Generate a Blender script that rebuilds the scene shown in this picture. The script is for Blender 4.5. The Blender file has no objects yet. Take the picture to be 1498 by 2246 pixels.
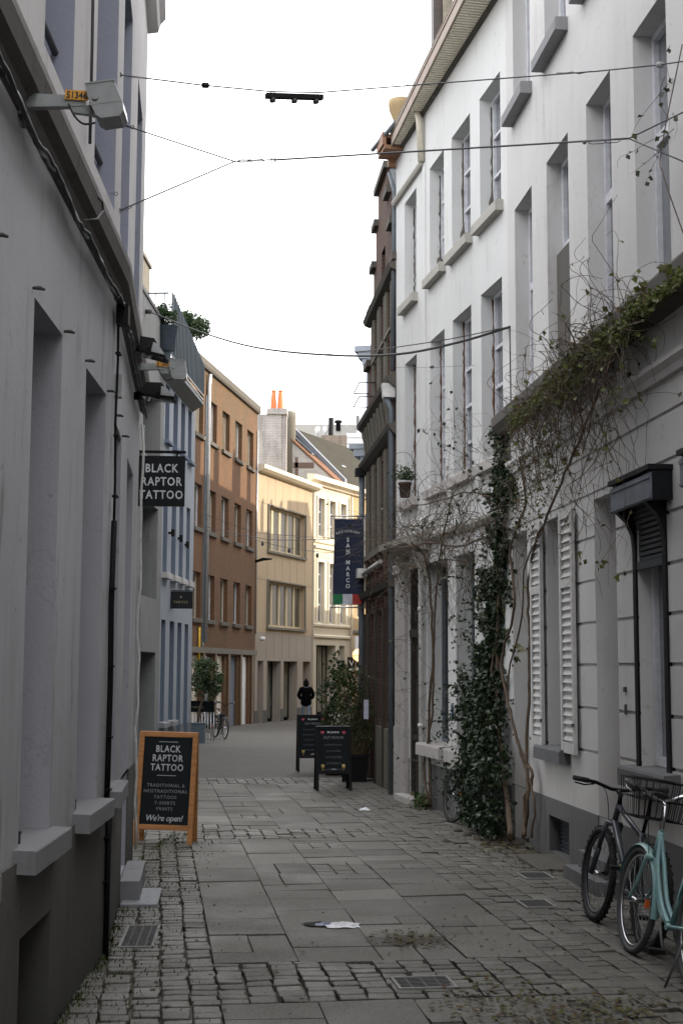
import bpy, math, random
from mathutils import Vector, Matrix
random.seed(7)
R = math.radians
scene = bpy.context.scene
COL = scene.collection

# ------------------------------------------------------------------ camera
F_PX, CX, CY, EYE = 3000.0, 749.0, 1123.0, 1.8
PITCH, ROLL = math.atan(343/3000.0), 0.004
cam_d = bpy.data.cameras.new('camera')
cam_d.sensor_fit = 'VERTICAL'; cam_d.sensor_height = 36.0; cam_d.lens = 36.0*F_PX/2246.0
cam_d.clip_start = 0.1; cam_d.clip_end = 1000
cam = bpy.data.objects.new('camera', cam_d); COL.objects.link(cam)
_r, _u, _f = Vector((1, 0, 0)), Vector((0, -math.sin(PITCH), math.cos(PITCH))), Vector((0, math.cos(PITCH), math.sin(PITCH)))
_rr, _uu = _r*math.cos(ROLL)+_u*math.sin(ROLL), _u*math.cos(ROLL)-_r*math.sin(ROLL)
cam.matrix_world = Matrix(((_rr.x, _uu.x, -_f.x, 0), (_rr.y, _uu.y, -_f.y, 0), (_rr.z, _uu.z, -_f.z, EYE), (0, 0, 0, 1)))
scene.camera = cam

# ------------------------------------------------------------------ sky, sun, exposure
SUN_EL = R(25.0)
SUN_DIR = Vector((1.0, 0.10, 0)).normalized()*math.cos(SUN_EL) + Vector((0, 0, math.sin(SUN_EL)))
world = bpy.data.worlds.new('World'); scene.world = world; world.use_nodes = True
nt = world.node_tree; bg = nt.nodes['Background']
sky = nt.nodes.new('ShaderNodeTexSky'); sky.sky_type = 'NISHITA'; sky.sun_disc = False
sky.sun_elevation = SUN_EL; sky.sun_rotation = math.atan2(SUN_DIR.x, SUN_DIR.y)
sky.air_density = 1.0; sky.dust_density = 3.0; sky.ozone_density = 0.6
# a thin bright overcast veil over the clear sky
veil = nt.nodes.new('ShaderNodeMix'); veil.data_type = 'RGBA'; veil.inputs[0].default_value = 0.75
veil.inputs[7].default_value = (8.0, 7.85, 7.8, 1)
nt.links.new(sky.outputs[0], veil.inputs[6]); nt.links.new(veil.outputs[2], bg.inputs[0])
bg.inputs[1].default_value = 0.15
sun_d = bpy.data.lights.new('sun', 'SUN'); sun_d.energy = 2.2; sun_d.angle = R(0.5); sun_d.color = (1.0, 0.87, 0.70)
sun = bpy.data.objects.new('sun', sun_d); COL.objects.link(sun)
sun.rotation_euler = (-SUN_DIR).to_track_quat('-Z', 'Y').to_euler(); sun.location = SUN_DIR*60
scene.view_settings.view_transform = 'Standard'; scene.view_settings.look = 'None'
scene.view_settings.exposure = 1.6; scene.view_settings.gamma = 1.0
scene.render.engine = 'CYCLES'
scene.cycles.max_bounces = 6; scene.cycles.diffuse_bounces = 4; scene.cycles.glossy_bounces = 3
scene.cycles.caustics_reflective = False; scene.cycles.caustics_refractive = False

# ------------------------------------------------------------------ measuring helpers
def ray(x, y):
    a, b = (x-CX)/F_PX, (CY-y)/F_PX
    return (_f + _rr*a + _uu*b)
def gz(Y): return -0.0095*max(0.0, Y-12)
def at_depth(x, y, Y):
    d = ray(x, y); t = Y/d.y
    return Vector((t*d.x, Y, EYE+t*d.z))
def on_ground(x, y):
    d = ray(x, y); t = 10
    for i in range(40): t = (gz(t*d.y)-EYE)/d.z
    return Vector((t*d.x, t*d.y, gz(t*d.y)))

class Frame:
    """vertical plane of a facade: u along it (away from the camera), z up, w out into the street"""
    def __init__(s, O, ang, side):
        a = R(ang); s.O = Vector((O[0], O[1], 0)); s.d = Vector((math.sin(a), math.cos(a), 0)); s.ang = ang
        s.n = Vector((-s.d.y, s.d.x, 0)) if side == 'R' else Vector((s.d.y, -s.d.x, 0))
    def P(s, u, z, w=0.0):
        p = s.O + s.d*u + s.n*w; return Vector((p.x, p.y, z))
    def uz(s, x, y, w=0.0):
        d = ray(x, y); o = s.O + s.n*w
        t = o.dot(s.n)/d.dot(s.n)
        p = d*t
        return ((p-o).dot(s.d), EYE+p.z)
    def yaw(s): return math.atan2(s.d.y, s.d.x)

# ------------------------------------------------------------------ materials
MAT = {}
def new_mat(name):
    m = bpy.data.materials.new(name); m.use_nodes = True; MAT[name] = m
    return m, m.node_tree, m.node_tree.nodes['Principled BSDF']
def N(t, typ, **kw):
    n = t.nodes.new(typ)
    for k, v in kw.items():
        if k.startswith('_'): setattr(n, k[1:], v)
        else: n.inputs[k].default_value = v
    return n
def c4(c): return (c[0], c[1], c[2], 1)
def mixc(t, fac, a, b, mode='MIX'):
    m = t.nodes.new('ShaderNodeMix'); m.data_type = 'RGBA'; m.blend_type = mode
    for s, v in ((0, fac), (6, a), (7, b)):
        if hasattr(v, 'is_output'): t.links.new(v, m.inputs[s])
        elif s == 0: m.inputs[0].default_value = v
        else: m.inputs[s].default_value = c4(v)
    return m.outputs[2]
def ramp(t, src, p0, p1, v0=0.0, v1=1.0):
    r = t.nodes.new('ShaderNodeMapRange'); r.inputs[1].default_value = p0; r.inputs[2].default_value = p1
    r.inputs[3].default_value = v0; r.inputs[4].default_value = v1; t.links.new(src, r.inputs[0]); return r.outputs[0]
def noise(t, vec, scale, detail=4, rough=.6, sc3=None):
    if sc3:
        mp = t.nodes.new('ShaderNodeMapping'); mp.inputs['Scale'].default_value = sc3; t.links.new(vec, mp.inputs[0]); vec = mp.outputs[0]
    n = N(t, 'ShaderNodeTexNoise', Scale=scale, Detail=detail, Roughness=rough); t.links.new(vec, n.inputs['Vector']); return n.outputs[0]
def bump(t, bsdf, h, strength, dist=.01):
    b = N(t, 'ShaderNodeBump', Strength=strength, Distance=dist); t.links.new(h, b.inputs['Height']); t.links.new(b.outputs[0], bsdf.inputs['Normal'])
def pos(t): return t.nodes.new('ShaderNodeNewGeometry').outputs['Position']
def objc(t): return t.nodes.new('ShaderNodeTexCoord').outputs['Object']

def simple(name, col, rough=.6, metal=0, var=.15, scale=12, spec=.5, obj=True, bmp=.15):
    m, t, b = new_mat(name)
    v = objc(t) if obj else pos(t)
    n = noise(t, v, scale)
    dk = tuple(c*(1-var) for c in col); lt = tuple(min(1, c*(1+var)) for c in col)
    t.links.new(mixc(t, ramp(t, n, .3, .7), dk, lt), b.inputs['Base Color'])
    b.inputs['Roughness'].default_value = rough; b.inputs['Metallic'].default_value = metal
    b.inputs['Specular IOR Level'].default_value = spec
    if bmp: bump(t, b, noise(t, v, scale*6), bmp, .004)
    return m

def plaster(name, col, dirt=(.28, .26, .23), amt=.35, streak=.5, rough=.9, patch=.06, bmp=.25, base_h=None, crack=.22):
    """painted render: large soft patches, vertical rain streaks, fine grain, scuffed bottom"""
    m, t, b = new_mat(name); v = pos(t)
    big = noise(t, v, .55, 3); fine = noise(t, v, 38, 3, .7)
    st = noise(t, v, 1.0, 5, .65, (5.5, 5.5, .32))
    st2 = noise(t, v, 2.2, 4, .6, (2.5, 2.5, 1.1))
    c = mixc(t, ramp(t, big, .3, .7), tuple(x*(1-patch) for x in col), tuple(min(1, x*(1+patch)) for x in col))
    c = mixc(t, ramp(t, fine, .25, .75, 0, .12), c, tuple(x*.72 for x in col))
    s = t.nodes.new('ShaderNodeMath'); s.operation = 'MULTIPLY'
    t.links.new(ramp(t, st, .52, .74, 0, streak), s.inputs[0]); t.links.new(ramp(t, st2, .42, .66), s.inputs[1])
    c = mixc(t, s.outputs[0], c, dirt)
    if base_h:
        sep = t.nodes.new('ShaderNodeSeparateXYZ'); t.links.new(v, sep.inputs[0])
        z = t.nodes.new('ShaderNodeMath'); z.operation = 'ADD'; t.links.new(sep.outputs[2], z.inputs[0])
        t.links.new(ramp(t, st2, 0, 1, -.5*base_h, .5*base_h), z.inputs[1])
        c = mixc(t, ramp(t, z.outputs[0], base_h*1.3, 0, 0, amt), c, dirt)
    wv = t.nodes.new('ShaderNodeVectorMath'); wv.operation = 'ADD'; t.links.new(v, wv.inputs[0])
    nz = N(t, 'ShaderNodeTexNoise', Scale=2.5, Detail=5); t.links.new(v, nz.inputs['Vector']); t.links.new(nz.outputs['Color'], wv.inputs[1])
    vo = t.nodes.new('ShaderNodeTexVoronoi'); vo.feature = 'DISTANCE_TO_EDGE'; vo.inputs['Scale'].default_value = .55; t.links.new(wv.outputs[0], vo.inputs['Vector'])
    ck = t.nodes.new('ShaderNodeMath'); ck.operation = 'MULTIPLY'; t.links.new(ramp(t, vo.outputs['Distance'], .0, .006, crack, 0), ck.inputs[0]); t.links.new(ramp(t, big, .48, .56), ck.inputs[1])
    c = mixc(t, ck.outputs[0], c, dirt)
    sp1 = noise(t, v, 9, 2, .5); c = mixc(t, ramp(t, sp1, .70, .74, 0, .35), c, dirt)
    t.links.new(c, b.inputs['Base Color']); b.inputs['Roughness'].default_value = rough
    b.inputs['Specular IOR Level'].default_value = .25
    h = t.nodes.new('ShaderNodeMath'); h.operation = 'ADD'; t.links.new(fine, h.inputs[0]); t.links.new(noise(t, v, 5, 2), h.inputs[1])
    bump(t, b, h.outputs[0], bmp, .012)
    return m

def brick_mat(name, ang, c1, c2, mortar, bw=.21, bh=.065, ms=.012, dirt=.3, dirtcol=(.05, .045, .04), grime=None):
    m, t, b = new_mat(name); v = pos(t)
    dot = t.nodes.new('ShaderNodeVectorMath'); dot.operation = 'DOT_PRODUCT'; t.links.new(v, dot.inputs[0])
    dot.inputs[1].default_value = (math.sin(R(ang)), math.cos(R(ang)), 0)
    sep = t.nodes.new('ShaderNodeSeparateXYZ'); t.links.new(v, sep.inputs[0])
    cmb = t.nodes.new('ShaderNodeCombineXYZ'); t.links.new(dot.outputs['Value'], cmb.inputs[0]); t.links.new(sep.outputs[2], cmb.inputs[1])
    br = t.nodes.new('ShaderNodeTexBrick'); br.offset = .5
    for k, val in (('Scale', 1.0), ('Mortar Size', ms), ('Mortar Smooth', .2), ('Bias', 0.0), ('Brick Width', bw), ('Row Height', bh)): br.inputs[k].default_value = val
    br.inputs['Color1'].default_value = c4(c1); br.inputs['Color2'].default_value = c4(c2); br.inputs['Mortar'].default_value = c4(mortar)
    t.links.new(cmb.outputs[0], br.inputs['Vector'])
    st = noise(t, v, 1.0, 5, .65, (2.2, 2.2, .5))
    c = mixc(t, ramp(t, noise(t, v, .9, 4), .35, .7, 0, .35), br.outputs[0], tuple((a+b2)/2*1.35 for a, b2 in zip(c1, c2)))
    c = mixc(t, ramp(t, st, .45, .75, 0, dirt), c, dirtcol)
    if grime:
        c = mixc(t, ramp(t, sep.outputs[2], grime[0], grime[1], 0, grime[2]), c, mixc(t, ramp(t, noise(t, v, 1.6, 5, .7, (2, 2, .6)), .4, .6), c, grime[3]))
    t.links.new(c, b.inputs['Base Color']); b.inputs['Roughness'].default_value = .92; b.inputs['Specular IOR Level'].default_value = .2
    inv = ramp(t, br.outputs['Fac'], 0, 1, 1, 0)
    bump(t, b, inv, .6, .008)
    return m

def wood_mat(name, col, rough=.55, sc=(1, 14, 14), var=.35):
    m, t, b = new_mat(name); n = noise(t, objc(t), 3, 6, .65, sc)
    t.links.new(mixc(t, ramp(t, n, .3, .7), tuple(c*(1-var) for c in col), tuple(min(1, c*(1+var)) for c in col)), b.inputs['Base Color'])
    b.inputs['Roughness'].default_value = rough; bump(t, b, n, .2, .004); return m

def attr_mat(name, cols, rough, attr='tone', spec=.3, grit=60, gritv=.25, bmp=.5, moss=None, wet=False, transl=0):
    """colour picked per stone / per leaf from a random value stored on the mesh"""
    m, t, b = new_mat(name)
    a = t.nodes.new('ShaderNodeAttribute'); a.attribute_name = attr
    cr = t.nodes.new('ShaderNodeValToRGB'); cr.color_ramp.interpolation = 'LINEAR'
    el = cr.color_ramp.elements; el[0].color = c4(cols[0]); el[1].color = c4(cols[-1])
    for i, c in enumerate(cols[1:-1]): e = el.new((i+1)/(len(cols)-1)); e.color = c4(c)
    t.links.new(a.outputs['Fac'], cr.inputs[0]); c = cr.outputs[0]
    v = pos(t)
    if grit:
        g = noise(t, v, grit, 4, .75)
        c = mixc(t, ramp(t, g, .3, .7), mixc(t, gritv, c, (0, 0, 0)), mixc(t, gritv*.5, c, (.5, .48, .45)))
        big = noise(t, v, 1.3, 4, .6)
        c = mixc(t, ramp(t, big, .35, .7, 0, .4), c, mixc(t, .5, c, (.03, .028, .024)))
        if bmp: bump(t, b, g, bmp, .004)
        if wet:
            vg = t.nodes.new('ShaderNodeTexVoronoi'); vg.inputs['Scale'].default_value = 4.5; t.links.new(v, vg.inputs['Vector'])
            c = mixc(t, ramp(t, vg.outputs['Distance'], .05, .075, .55, 0), c, (.035, .033, .03))
            c = mixc(t, ramp(t, noise(t, v, 2.6, 6, .7), .55, .72, 0, .45), c, (.15, .14, .115))
        if wet: t.links.new(ramp(t, big, .35, .65, rough, rough-.25), b.inputs['Roughness'])
    if moss: c = mixc(t, ramp(t, noise(t, v, 7, 5, .7), .60, .72, 0, .75), c, moss)
    t.links.new(c, b.inputs['Base Color'])
    if not wet: b.inputs['Roughness'].default_value = rough
    b.inputs['Specular IOR Level'].default_value = spec
    if transl:
        tr = t.nodes.new('ShaderNodeBsdfTranslucent'); t.links.new(c, tr.inputs[0])
        mx = t.nodes.new('ShaderNodeMixShader'); mx.inputs[0].default_value = transl
        t.links.new(b.outputs[0], mx.inputs[1]); t.links.new(tr.outputs[0], mx.inputs[2])
        t.links.new(mx.outputs[0], t.nodes['Material Output'].inputs[0])
    return m

def glass_mat(name, col, rough=.06, curtain=None, coat=.6, spec=1.0):
    m, t, b = new_mat(name); v = pos(t)
    c = mixc(t, ramp(t, noise(t, v, 1.2, 2), .35, .65), tuple(x*.7 for x in col), col)
    if curtain: c = mixc(t, ramp(t, noise(t, v, 1, 2, .5, (9, 9, .3)), .45, .55, 0, .8), c, curtain)
    t.links.new(c, b.inputs['Base Color']); b.inputs['Roughness'].default_value = rough
    b.inputs['Specular IOR Level'].default_value = spec; b.inputs['Coat Weight'].default_value = coat; b.inputs['Coat Roughness'].default_value = .03
    w = noise(t, v, 1.6, 2); bump(t, b, w, .06, .02); return m

def emit_mat(name, col, s):
    m, t, b = new_mat(name); b.inputs['Base Color'].default_value = c4(col); b.inputs['Emission Color'].default_value = c4(col); b.inputs['Emission Strength'].default_value = s; return m

plaster('render_near_white', (.565, .56, .555), (.30, .275, .24), .45, .55, base_h=.9, patch=.08)
plaster('render_white', (.62, .625, .62), (.36, .34, .30), .35, .5, base_h=1.2, patch=.08)
plaster('render_left', (.51, .505, .525), (.14, .13, .125), .5, .85, base_h=1.6, patch=.12, bmp=.18)
plaster('render_left_upper', (.60, .585, .58), (.20, .18, .16), .3, .6, patch=.1)
plaster('reveal_sky_tint', (.32, .335, .40), (.16, .16, .17), .3, .25)  # upper reveals bluer than the wall: sky tint put into the colour
plaster('reveal_left_low', (.42, .42, .46), (.15, .15, .15), .3, .3)  # lower reveals, the same cool sky tint in their colour
plaster('plinth_grey', (.145, .145, .148), (.06, .06, .058), .5, .5, base_h=.5)
plaster('plinth_left', (.125, .122, .115), (.035, .034, .03), .5, .6, base_h=.5)
plaster('sill_stone', (.25, .25, .26), (.12, .12, .11), .3, .5)
plaster('ledge_stone', (.40, .385, .35), (.13, .12, .10), .3, .7)
plaster('dirt_and_shade', (.105, .098, .09), (.02, .018, .016), .3, .95)  # dirty ledges; also stands for the dark of an open window
plaster('concrete', (.21, .212, .205), (.09, .09, .085), .4, .8, bmp=.5)
plaster('concrete_pale', (.42, .40, .385), (.2, .18, .16), .3, .7)
plaster('blue_render', (.29, .315, .345), (.17, .18, .2), .3, .45, base_h=1.2)
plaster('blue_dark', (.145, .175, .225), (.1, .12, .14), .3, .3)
plaster('blue_plinth', (.15, .16, .165), (.06, .06, .06), .3, .3)
plaster('panel_yellow', (.385, .305, .21), (.26, .19, .11), .3, .6)
plaster('panel_grey', (.30, .265, .225), (.25, .21, .17), .3, .5)
plaster('cream', (.56, .50, .385), (.45, .37, .25), .3, .3)
plaster('cream_base', (.47, .42, .33), (.36, .3, .22), .3, .3)
plaster('tan', (.36, .27, .15), (.25, .18, .1), .3, .6)
plaster('cornice_cream', (.66, .60, .48), (.5, .4, .28), .3, .3)
plaster('stone_pale', (.45, .38, .26), (.25, .2, .12), .3, .5)
plaster('stone_old', (.16, .15, .125), (.055, .05, .042), .4, .85)
plaster('stone_dark', (.10, .092, .08), (.03, .028, .024), .4, .8)
plaster('blue_stone', (.125, .135, .15), (.05, .052, .055), .3, .6)
plaster('pale_blue', (.48, .53, .60), (.3, .32, .36), .3, .3)
plaster('white_far', (.66, .67, .68), (.5, .5, .5), .2, .2)
plaster('far_grey', (.40, .39, .36), (.3, .3, .3), .2, .2)
plaster('copper_trim', (.40, .34, .30), (.20, .13, .09), .3, .6)
brick_mat('brick_red', 9, (.155, .074, .036), (.105, .052, .028), (.12, .09, .06), grime=(9.0, 12.5, .75, (.085, .075, .045)))
brick_mat('brick_old', -5.2, (.12, .058, .045), (.08, .045, .036), (.11, .10, .085), dirt=.6)
brick_mat('brick_grey', 114.6, (.40, .385, .37), (.33, .32, .31), (.22, .21, .20), bw=.24, bh=.08, dirt=.75, dirtcol=(.14, .13, .12))
brick_mat('brick_chimney', 24.6, (.30, .24, .19), (.24, .19, .15), (.2, .18, .15), dirt=.7)
brick_mat('roof_tiles', 24.6, (.19, .10, .062), (.14, .075, .05), (.10, .05, .035), bw=.24, bh=.17, ms=.02, dirt=.55, dirtcol=(.12, .10, .05))
brick_mat('roof_moss', 24.6, (.036, .031, .023), (.026, .024, .018), (.018, .016, .012), bw=.24, bh=.17, ms=.02, dirt=.6, dirtcol=(.032, .036, .018))
simple('lead_flashing', (.13, .145, .17), .5, obj=False)
wood_mat('orange_wood', (.36, .155, .045)); wood_mat('dark_wood', (.045, .033, .026)); wood_mat('gutter_wood', (.23, .12, .07), .6)
wood_mat('brown_post', (.095, .055, .025)); wood_mat('old_door', (.03, .024, .02))
simple('ribbed_soffit', (.82, .76, .62), .5, obj=False, var=.05, bmp=0); simple('zinc', (.20, .215, .235), .45, .3, obj=False)
simple('panel_metal', (.055, .075, .088), .5, .3, obj=False, scale=3); simple('galvanised', (.50, .51, .52), .35, .6, obj=False)
simple('lamp_grey', (.30, .315, .315), .45, .1); simple('lamp_glass', (.75, .77, .80), .2)
simple('black_metal', (.004, .004, .005), .6, spec=.2); simple('black_paint', (.005, .006, .008), .45, spec=.25); simple('rust', (.09, .06, .045), .85)
simple('window_paint', (.62, .63, .67), .4, obj=False); simple('window_paint_beige', (.50, .45, .38), .5, obj=False)
simple('shutter_paint', (.50, .495, .485), .6, obj=False, var=.12); simple('roller_slats', (.04, .047, .055), .4, obj=False)
simple('housing_blue', (.13, .145, .175), .5, obj=False, var=.3, scale=6)
simple('foam', (.105, .052, .030), .9, obj=False, scale=20, bmp=.8); simple('pipe_cream', (.60, .56, .46), .5, obj=False)
simple('pipe_slate', (.115, .135, .155), .45, obj=False); simple('pipe_white', (.62, .62, .60), .4, obj=False)
simple('yellow_pipe', (.65, .42, .03), .5, obj=False); simple('terracotta', (.62, .17, .055), .7, obj=False)
simple('board_black', (.008, .011, .013), .75, spec=.15); simple('board_frame_black', (.006, .006, .007), .6, spec=.2)
simple('chalk', (.42, .44, .46), .9, bmp=0); simple('chalk_dim', (.22, .24, .26), .9, bmp=0); simple('letter_white', (.62, .66, .67), .6, bmp=0); simple('heart_red', (.38, .05, .09), .6, bmp=0)
simple('beer_gold', (.5, .35, .12), .6, bmp=0); simple('gold_dim', (.30, .25, .14), .6, bmp=0)
simple('plate_orange', (.78, .36, .02), .5, bmp=0); simple('banner_navy', (.008, .016, .045), .75, var=.3, scale=3)
simple('flag_green', (.01, .16, .06), .7); simple('flag_white', (.50, .51, .58), .7); simple('flag_red', (.36, .03, .02), .7)
simple('rubber', (.012, .012, .012), .75); simple('rubber_grey', (.05, .052, .055), .7); simple('chrome', (.55, .56, .58), .22, 1.0, var=.05)
simple('bike_graphite', (.035, .04, .05), .3); simple('bike_mint', (.20, .345, .355), .36, var=.05); simple('saddle_black', (.014, .011, .010), .5)
simple('reflector', (.6, .12, .02), .3); simple('decal_yellow', (.35, .30, .12), .5); simple('bark', (.085, .058, .038), .9, var=.4, scale=30)
simple('twig', (.105, .078, .056), .9, var=.4, scale=25); simple('planter_blue', (.085, .11, .135), .6); simple('planter_black', (.006, .006, .007), .6, spec=.2)
simple('paper', (.48, .49, .60), .7); simple('skin', (.45, .28, .2), .6); simple('coat_black', (.003, .003, .004), .95, var=.3, spec=.05); simple('jeans', (.14, .19, .25), .9)
simple('hair_dark', (.005, .004, .004), .8, spec=.1); simple('graffiti_blue', (.03, .055, .10), .6, bmp=0); simple('iron', (.07, .07, .07), .6, .4); simple('grate_stone', (.22, .22, .21), .85, obj=False)
simple('cable', (.03, .03, .032), .6); simple('wire_steel', (.10, .10, .105), .45, .5); simple('dark_hole', (.006, .006, .006), .9)
simple('cover_slab', (.075, .068, .058), .9, obj=False); simple('step_stone', (.115, .118, .122), .85, obj=False); simple('light_slab', (.27, .28, .30), .8, obj=False)
simple('bag_blue', (.03, .05, .16), .4); simple('bag_white', (.62, .63, .66), .5); simple('earth', (.045, .035, .025), .95, obj=False, scale=25, bmp=.9)
simple('curtain_white', (.45, .46, .47), .8, obj=False)
glass_mat('glass', (.075, .085, .10)); glass_mat('glass_grey', (.14, .155, .17)); glass_mat('glass_far', (.085, .075, .055), curtain=(.16, .14, .105), coat=0, spec=.12, rough=.35); glass_mat('glass_dark', (.018, .02, .022))
glass_mat('glass_shop', (.09, .10, .09), curtain=(.30, .28, .22), coat=.2, spec=.5)
attr_mat('paving', [(.060, .056, .046), (.090, .086, .072), (.104, .100, .084), (.125, .120, .101), (.19, .185, .16)], .80, grit=55, gritv=.35, wet=True, moss=None)
attr_mat('setts', [(.062, .058, .047), (.094, .089, .075), (.118, .113, .097), (.17, .165, .145)], .72, grit=40, gritv=.3, wet=True, moss=(.035, .045, .015))
attr_mat('ivy_leaf', [(.007, .016, .007), (.013, .028, .011), (.022, .042, .014), (.038, .06, .022)], .38, spec=.45, grit=0, transl=.15)
attr_mat('vine_leaf', [(.06, .055, .022), (.09, .10, .03), (.12, .16, .04), (.14, .09, .045)], .5, grit=0, transl=.3)
attr_mat('tree_leaf', [(.015, .035, .014), (.03, .06, .022), (.05, .085, .03), (.08, .10, .05)], .45, grit=0, transl=.2)
attr_mat('reed_leaf', [(.02, .045, .012), (.04, .08, .02), (.06, .10, .03), (.10, .07, .035)], .5, grit=0, transl=.25)
attr_mat('dead_leaf', [(.05, .06, .015), (.09, .075, .025), (.07, .04, .02), (.035, .045, .012)], .8, grit=0)
attr_mat('moss', [(.03, .05, .012), (.05, .075, .015), (.06, .06, .02)], .95, grit=0)
emit_mat('globe_lamp', (1.0, .50, .20), 1.1)

# ------------------------------------------------------------------ mesh builder
OFF = {}
def link(o, parent=None):
    COL.objects.link(o)
    if parent is not None: o.parent = parent
    return o
def meta(o, label=None, cat=None, group=None, kind=None):
    if label: o['label'] = label
    if cat: o['category'] = cat
    if group: o['group'] = group
    if kind: o['kind'] = kind
    return o
def thing(name, label, cat, loc=(0, 0, 0), group=None):
    o = bpy.data.objects.new(name, None); o.empty_display_size = .2; o.location = loc; COL.objects.link(o)
    OFF[o] = Vector(loc); return meta(o, label, cat, group)

class MB:
    def __init__(s): s.v, s.f, s.m, s.tone, s.cur, s.ct, s.sm = [], [], [], [], 0, 0.0, []
    def face(s, idx, smooth=False): s.f.append(idx); s.m.append(s.cur); s.tone.append(s.ct); s.sm.append(smooth)
    def quad(s, a, b, c, d): n = len(s.v); s.v += [a, b, c, d]; s.face((n, n+1, n+2, n+3))
    def poly(s, pts): n = len(s.v); s.v += list(pts); s.face(tuple(range(n, n+len(pts))))
    def hexa(s, p):
        n = len(s.v); s.v += list(p)
        for q in ((0, 3, 2, 1), (4, 5, 6, 7), (0, 1, 5, 4), (1, 2, 6, 5), (2, 3, 7, 6), (3, 0, 4, 7)): s.face(tuple(n+i for i in q))
    def box(s, x0, x1, y0, y1, z0, z1, M=None):
        p = [Vector(c) for c in ((x0, y0, z0), (x1, y0, z0), (x1, y1, z0), (x0, y1, z0), (x0, y0, z1), (x1, y0, z1), (x1, y1, z1), (x0, y1, z1))]
        s.hexa([M @ q for q in p] if M else p)
    def fb(s, fr, u0, u1, z0, z1, w0, w1):
        s.hexa([fr.P(u0, z0, w0), fr.P(u1, z0, w0), fr.P(u1, z0, w1), fr.P(u0, z0, w1), fr.P(u0, z1, w0), fr.P(u1, z1, w0), fr.P(u1, z1, w1), fr.P(u0, z1, w1)])
    def bbox(s, x0, x1, y0, y1, z0, z1, b=.004, M=None):
        """box with chamfered vertical and top edges"""
        n = len(s.v)
        def ring(z, e): return [(x0+e, y0, z), (x1-e, y0, z), (x1, y0+e, z), (x1, y1-e, z), (x1-e, y1, z), (x0+e, y1, z), (x0, y1-e, z), (x0, y0+e, z)]
        def ringi(z, e): return [(x0+b+e*0, y0+b, z), (x1-b, y0+b, z), (x1-b, y0+b, z), (x1-b, y1-b, z), (x1-b, y1-b, z), (x0+b, y1-b, z), (x0+b, y1-b, z), (x0+b, y0+b, z)]
        pts = ringi(z0, 0)+ring(z0+b, b)+ring(z1-b, b)+ringi(z1, 0)
        s.v += [M @ Vector(p) if M else Vector(p) for p in pts]
        for k in range(3):
            for i in range(8): j = (i+1) % 8; s.face((n+k*8+i, n+k*8+j, n+k*8+8+j, n+k*8+8+i))
        s.face(tuple(n+24+i for i in (0, 2, 4, 6))); s.face(tuple(n+i for i in (6, 4, 2, 0)))
    def prism(s, poly, axis_a, axis_b, O, ext):
        """2-D polygon (a,b) swept along ext"""
        n = len(s.v); k = len(poly)
        for off in (Vector((0, 0, 0)), ext):
            s.v += [O+axis_a*a+axis_b*b+off for a, b in poly]
        for i in range(k): j = (i+1) % k; s.face((n+i, n+j, n+k+j, n+k+i))
        s.face(tuple(n+i for i in range(k))[::-1]); s.face(tuple(n+k+i for i in range(k)))
    def tube(s, pts, r, sides=6, closed=False, caps=True, smooth=True):
        pts = [Vector(p) for p in pts]; n0 = len(s.v); L = len(pts); up = None
        for i, p in enumerate(pts):
            if closed: d = pts[(i+1) % L]-pts[i-1]
            else: d = pts[min(i+1, L-1)]-pts[max(i-1, 0)]
            if d.length < 1e-9: d = Vector((0, 0, 1))
            d.normalize()
            if up is None: up = d.orthogonal().normalized()
            up = (up-d*up.dot(d))
            if up.length < 1e-6: up = d.orthogonal()
            up.normalize(); side = d.cross(up)
            rr = r[i] if isinstance(r, (list, tuple)) else r
            for k in range(sides):
                a = 2*math.pi*k/sides; s.v.append(p+(up*math.cos(a)+side*math.sin(a))*rr)
        for i in range(L if closed else L-1):
            j = (i+1) % L
            for k in range(sides):
                l = (k+1) % sides; s.face((n0+i*sides+k, n0+i*sides+l, n0+j*sides+l, n0+j*sides+k), smooth)
        if caps and not closed:
            s.face(tuple(n0+k for k in range(sides))[::-1]); s.face(tuple(n0+(L-1)*sides+k for k in range(sides)))
    def lathe(s, prof, M=None, sides=16, smooth=True, sx=1, sy=1):
        n0 = len(s.v)
        for r, z in prof:
            for k in range(sides):
                a = 2*math.pi*k/sides; p = Vector((r*math.cos(a)*sx, r*math.sin(a)*sy, z)); s.v.append(M @ p if M else p)
        for i in range(len(prof)-1):
            for k in range(sides): l = (k+1) % sides; s.face((n0+i*sides+k, n0+i*sides+l, n0+(i+1)*sides+l, n0+(i+1)*sides+k), smooth)
        s.face(tuple(n0+k for k in range(sides))[::-1]); s.face(tuple(n0+(len(prof)-1)*sides+k for k in range(sides)))
    def leaf(s, p, size, droop=.3, tone=None, narrow=.45):
        s.ct = random.random() if tone is None else tone
        a = random.uniform(0, 2*math.pi); e = random.uniform(-.9, .5)-droop
        d = Vector((math.cos(a)*math.cos(e), math.sin(a)*math.cos(e), math.sin(e)))
        sd = d.orthogonal(); sd.rotate(Matrix.Rotation(random.uniform(0, 6.28), 3, d)); sd.normalize()
        nrm = d.cross(sd)*size*.12
        s.poly([p, p+d*size*.38+sd*size*narrow*.9+nrm, p+d*size, p+d*size*.38-sd*size*narrow*.9+nrm])
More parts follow.
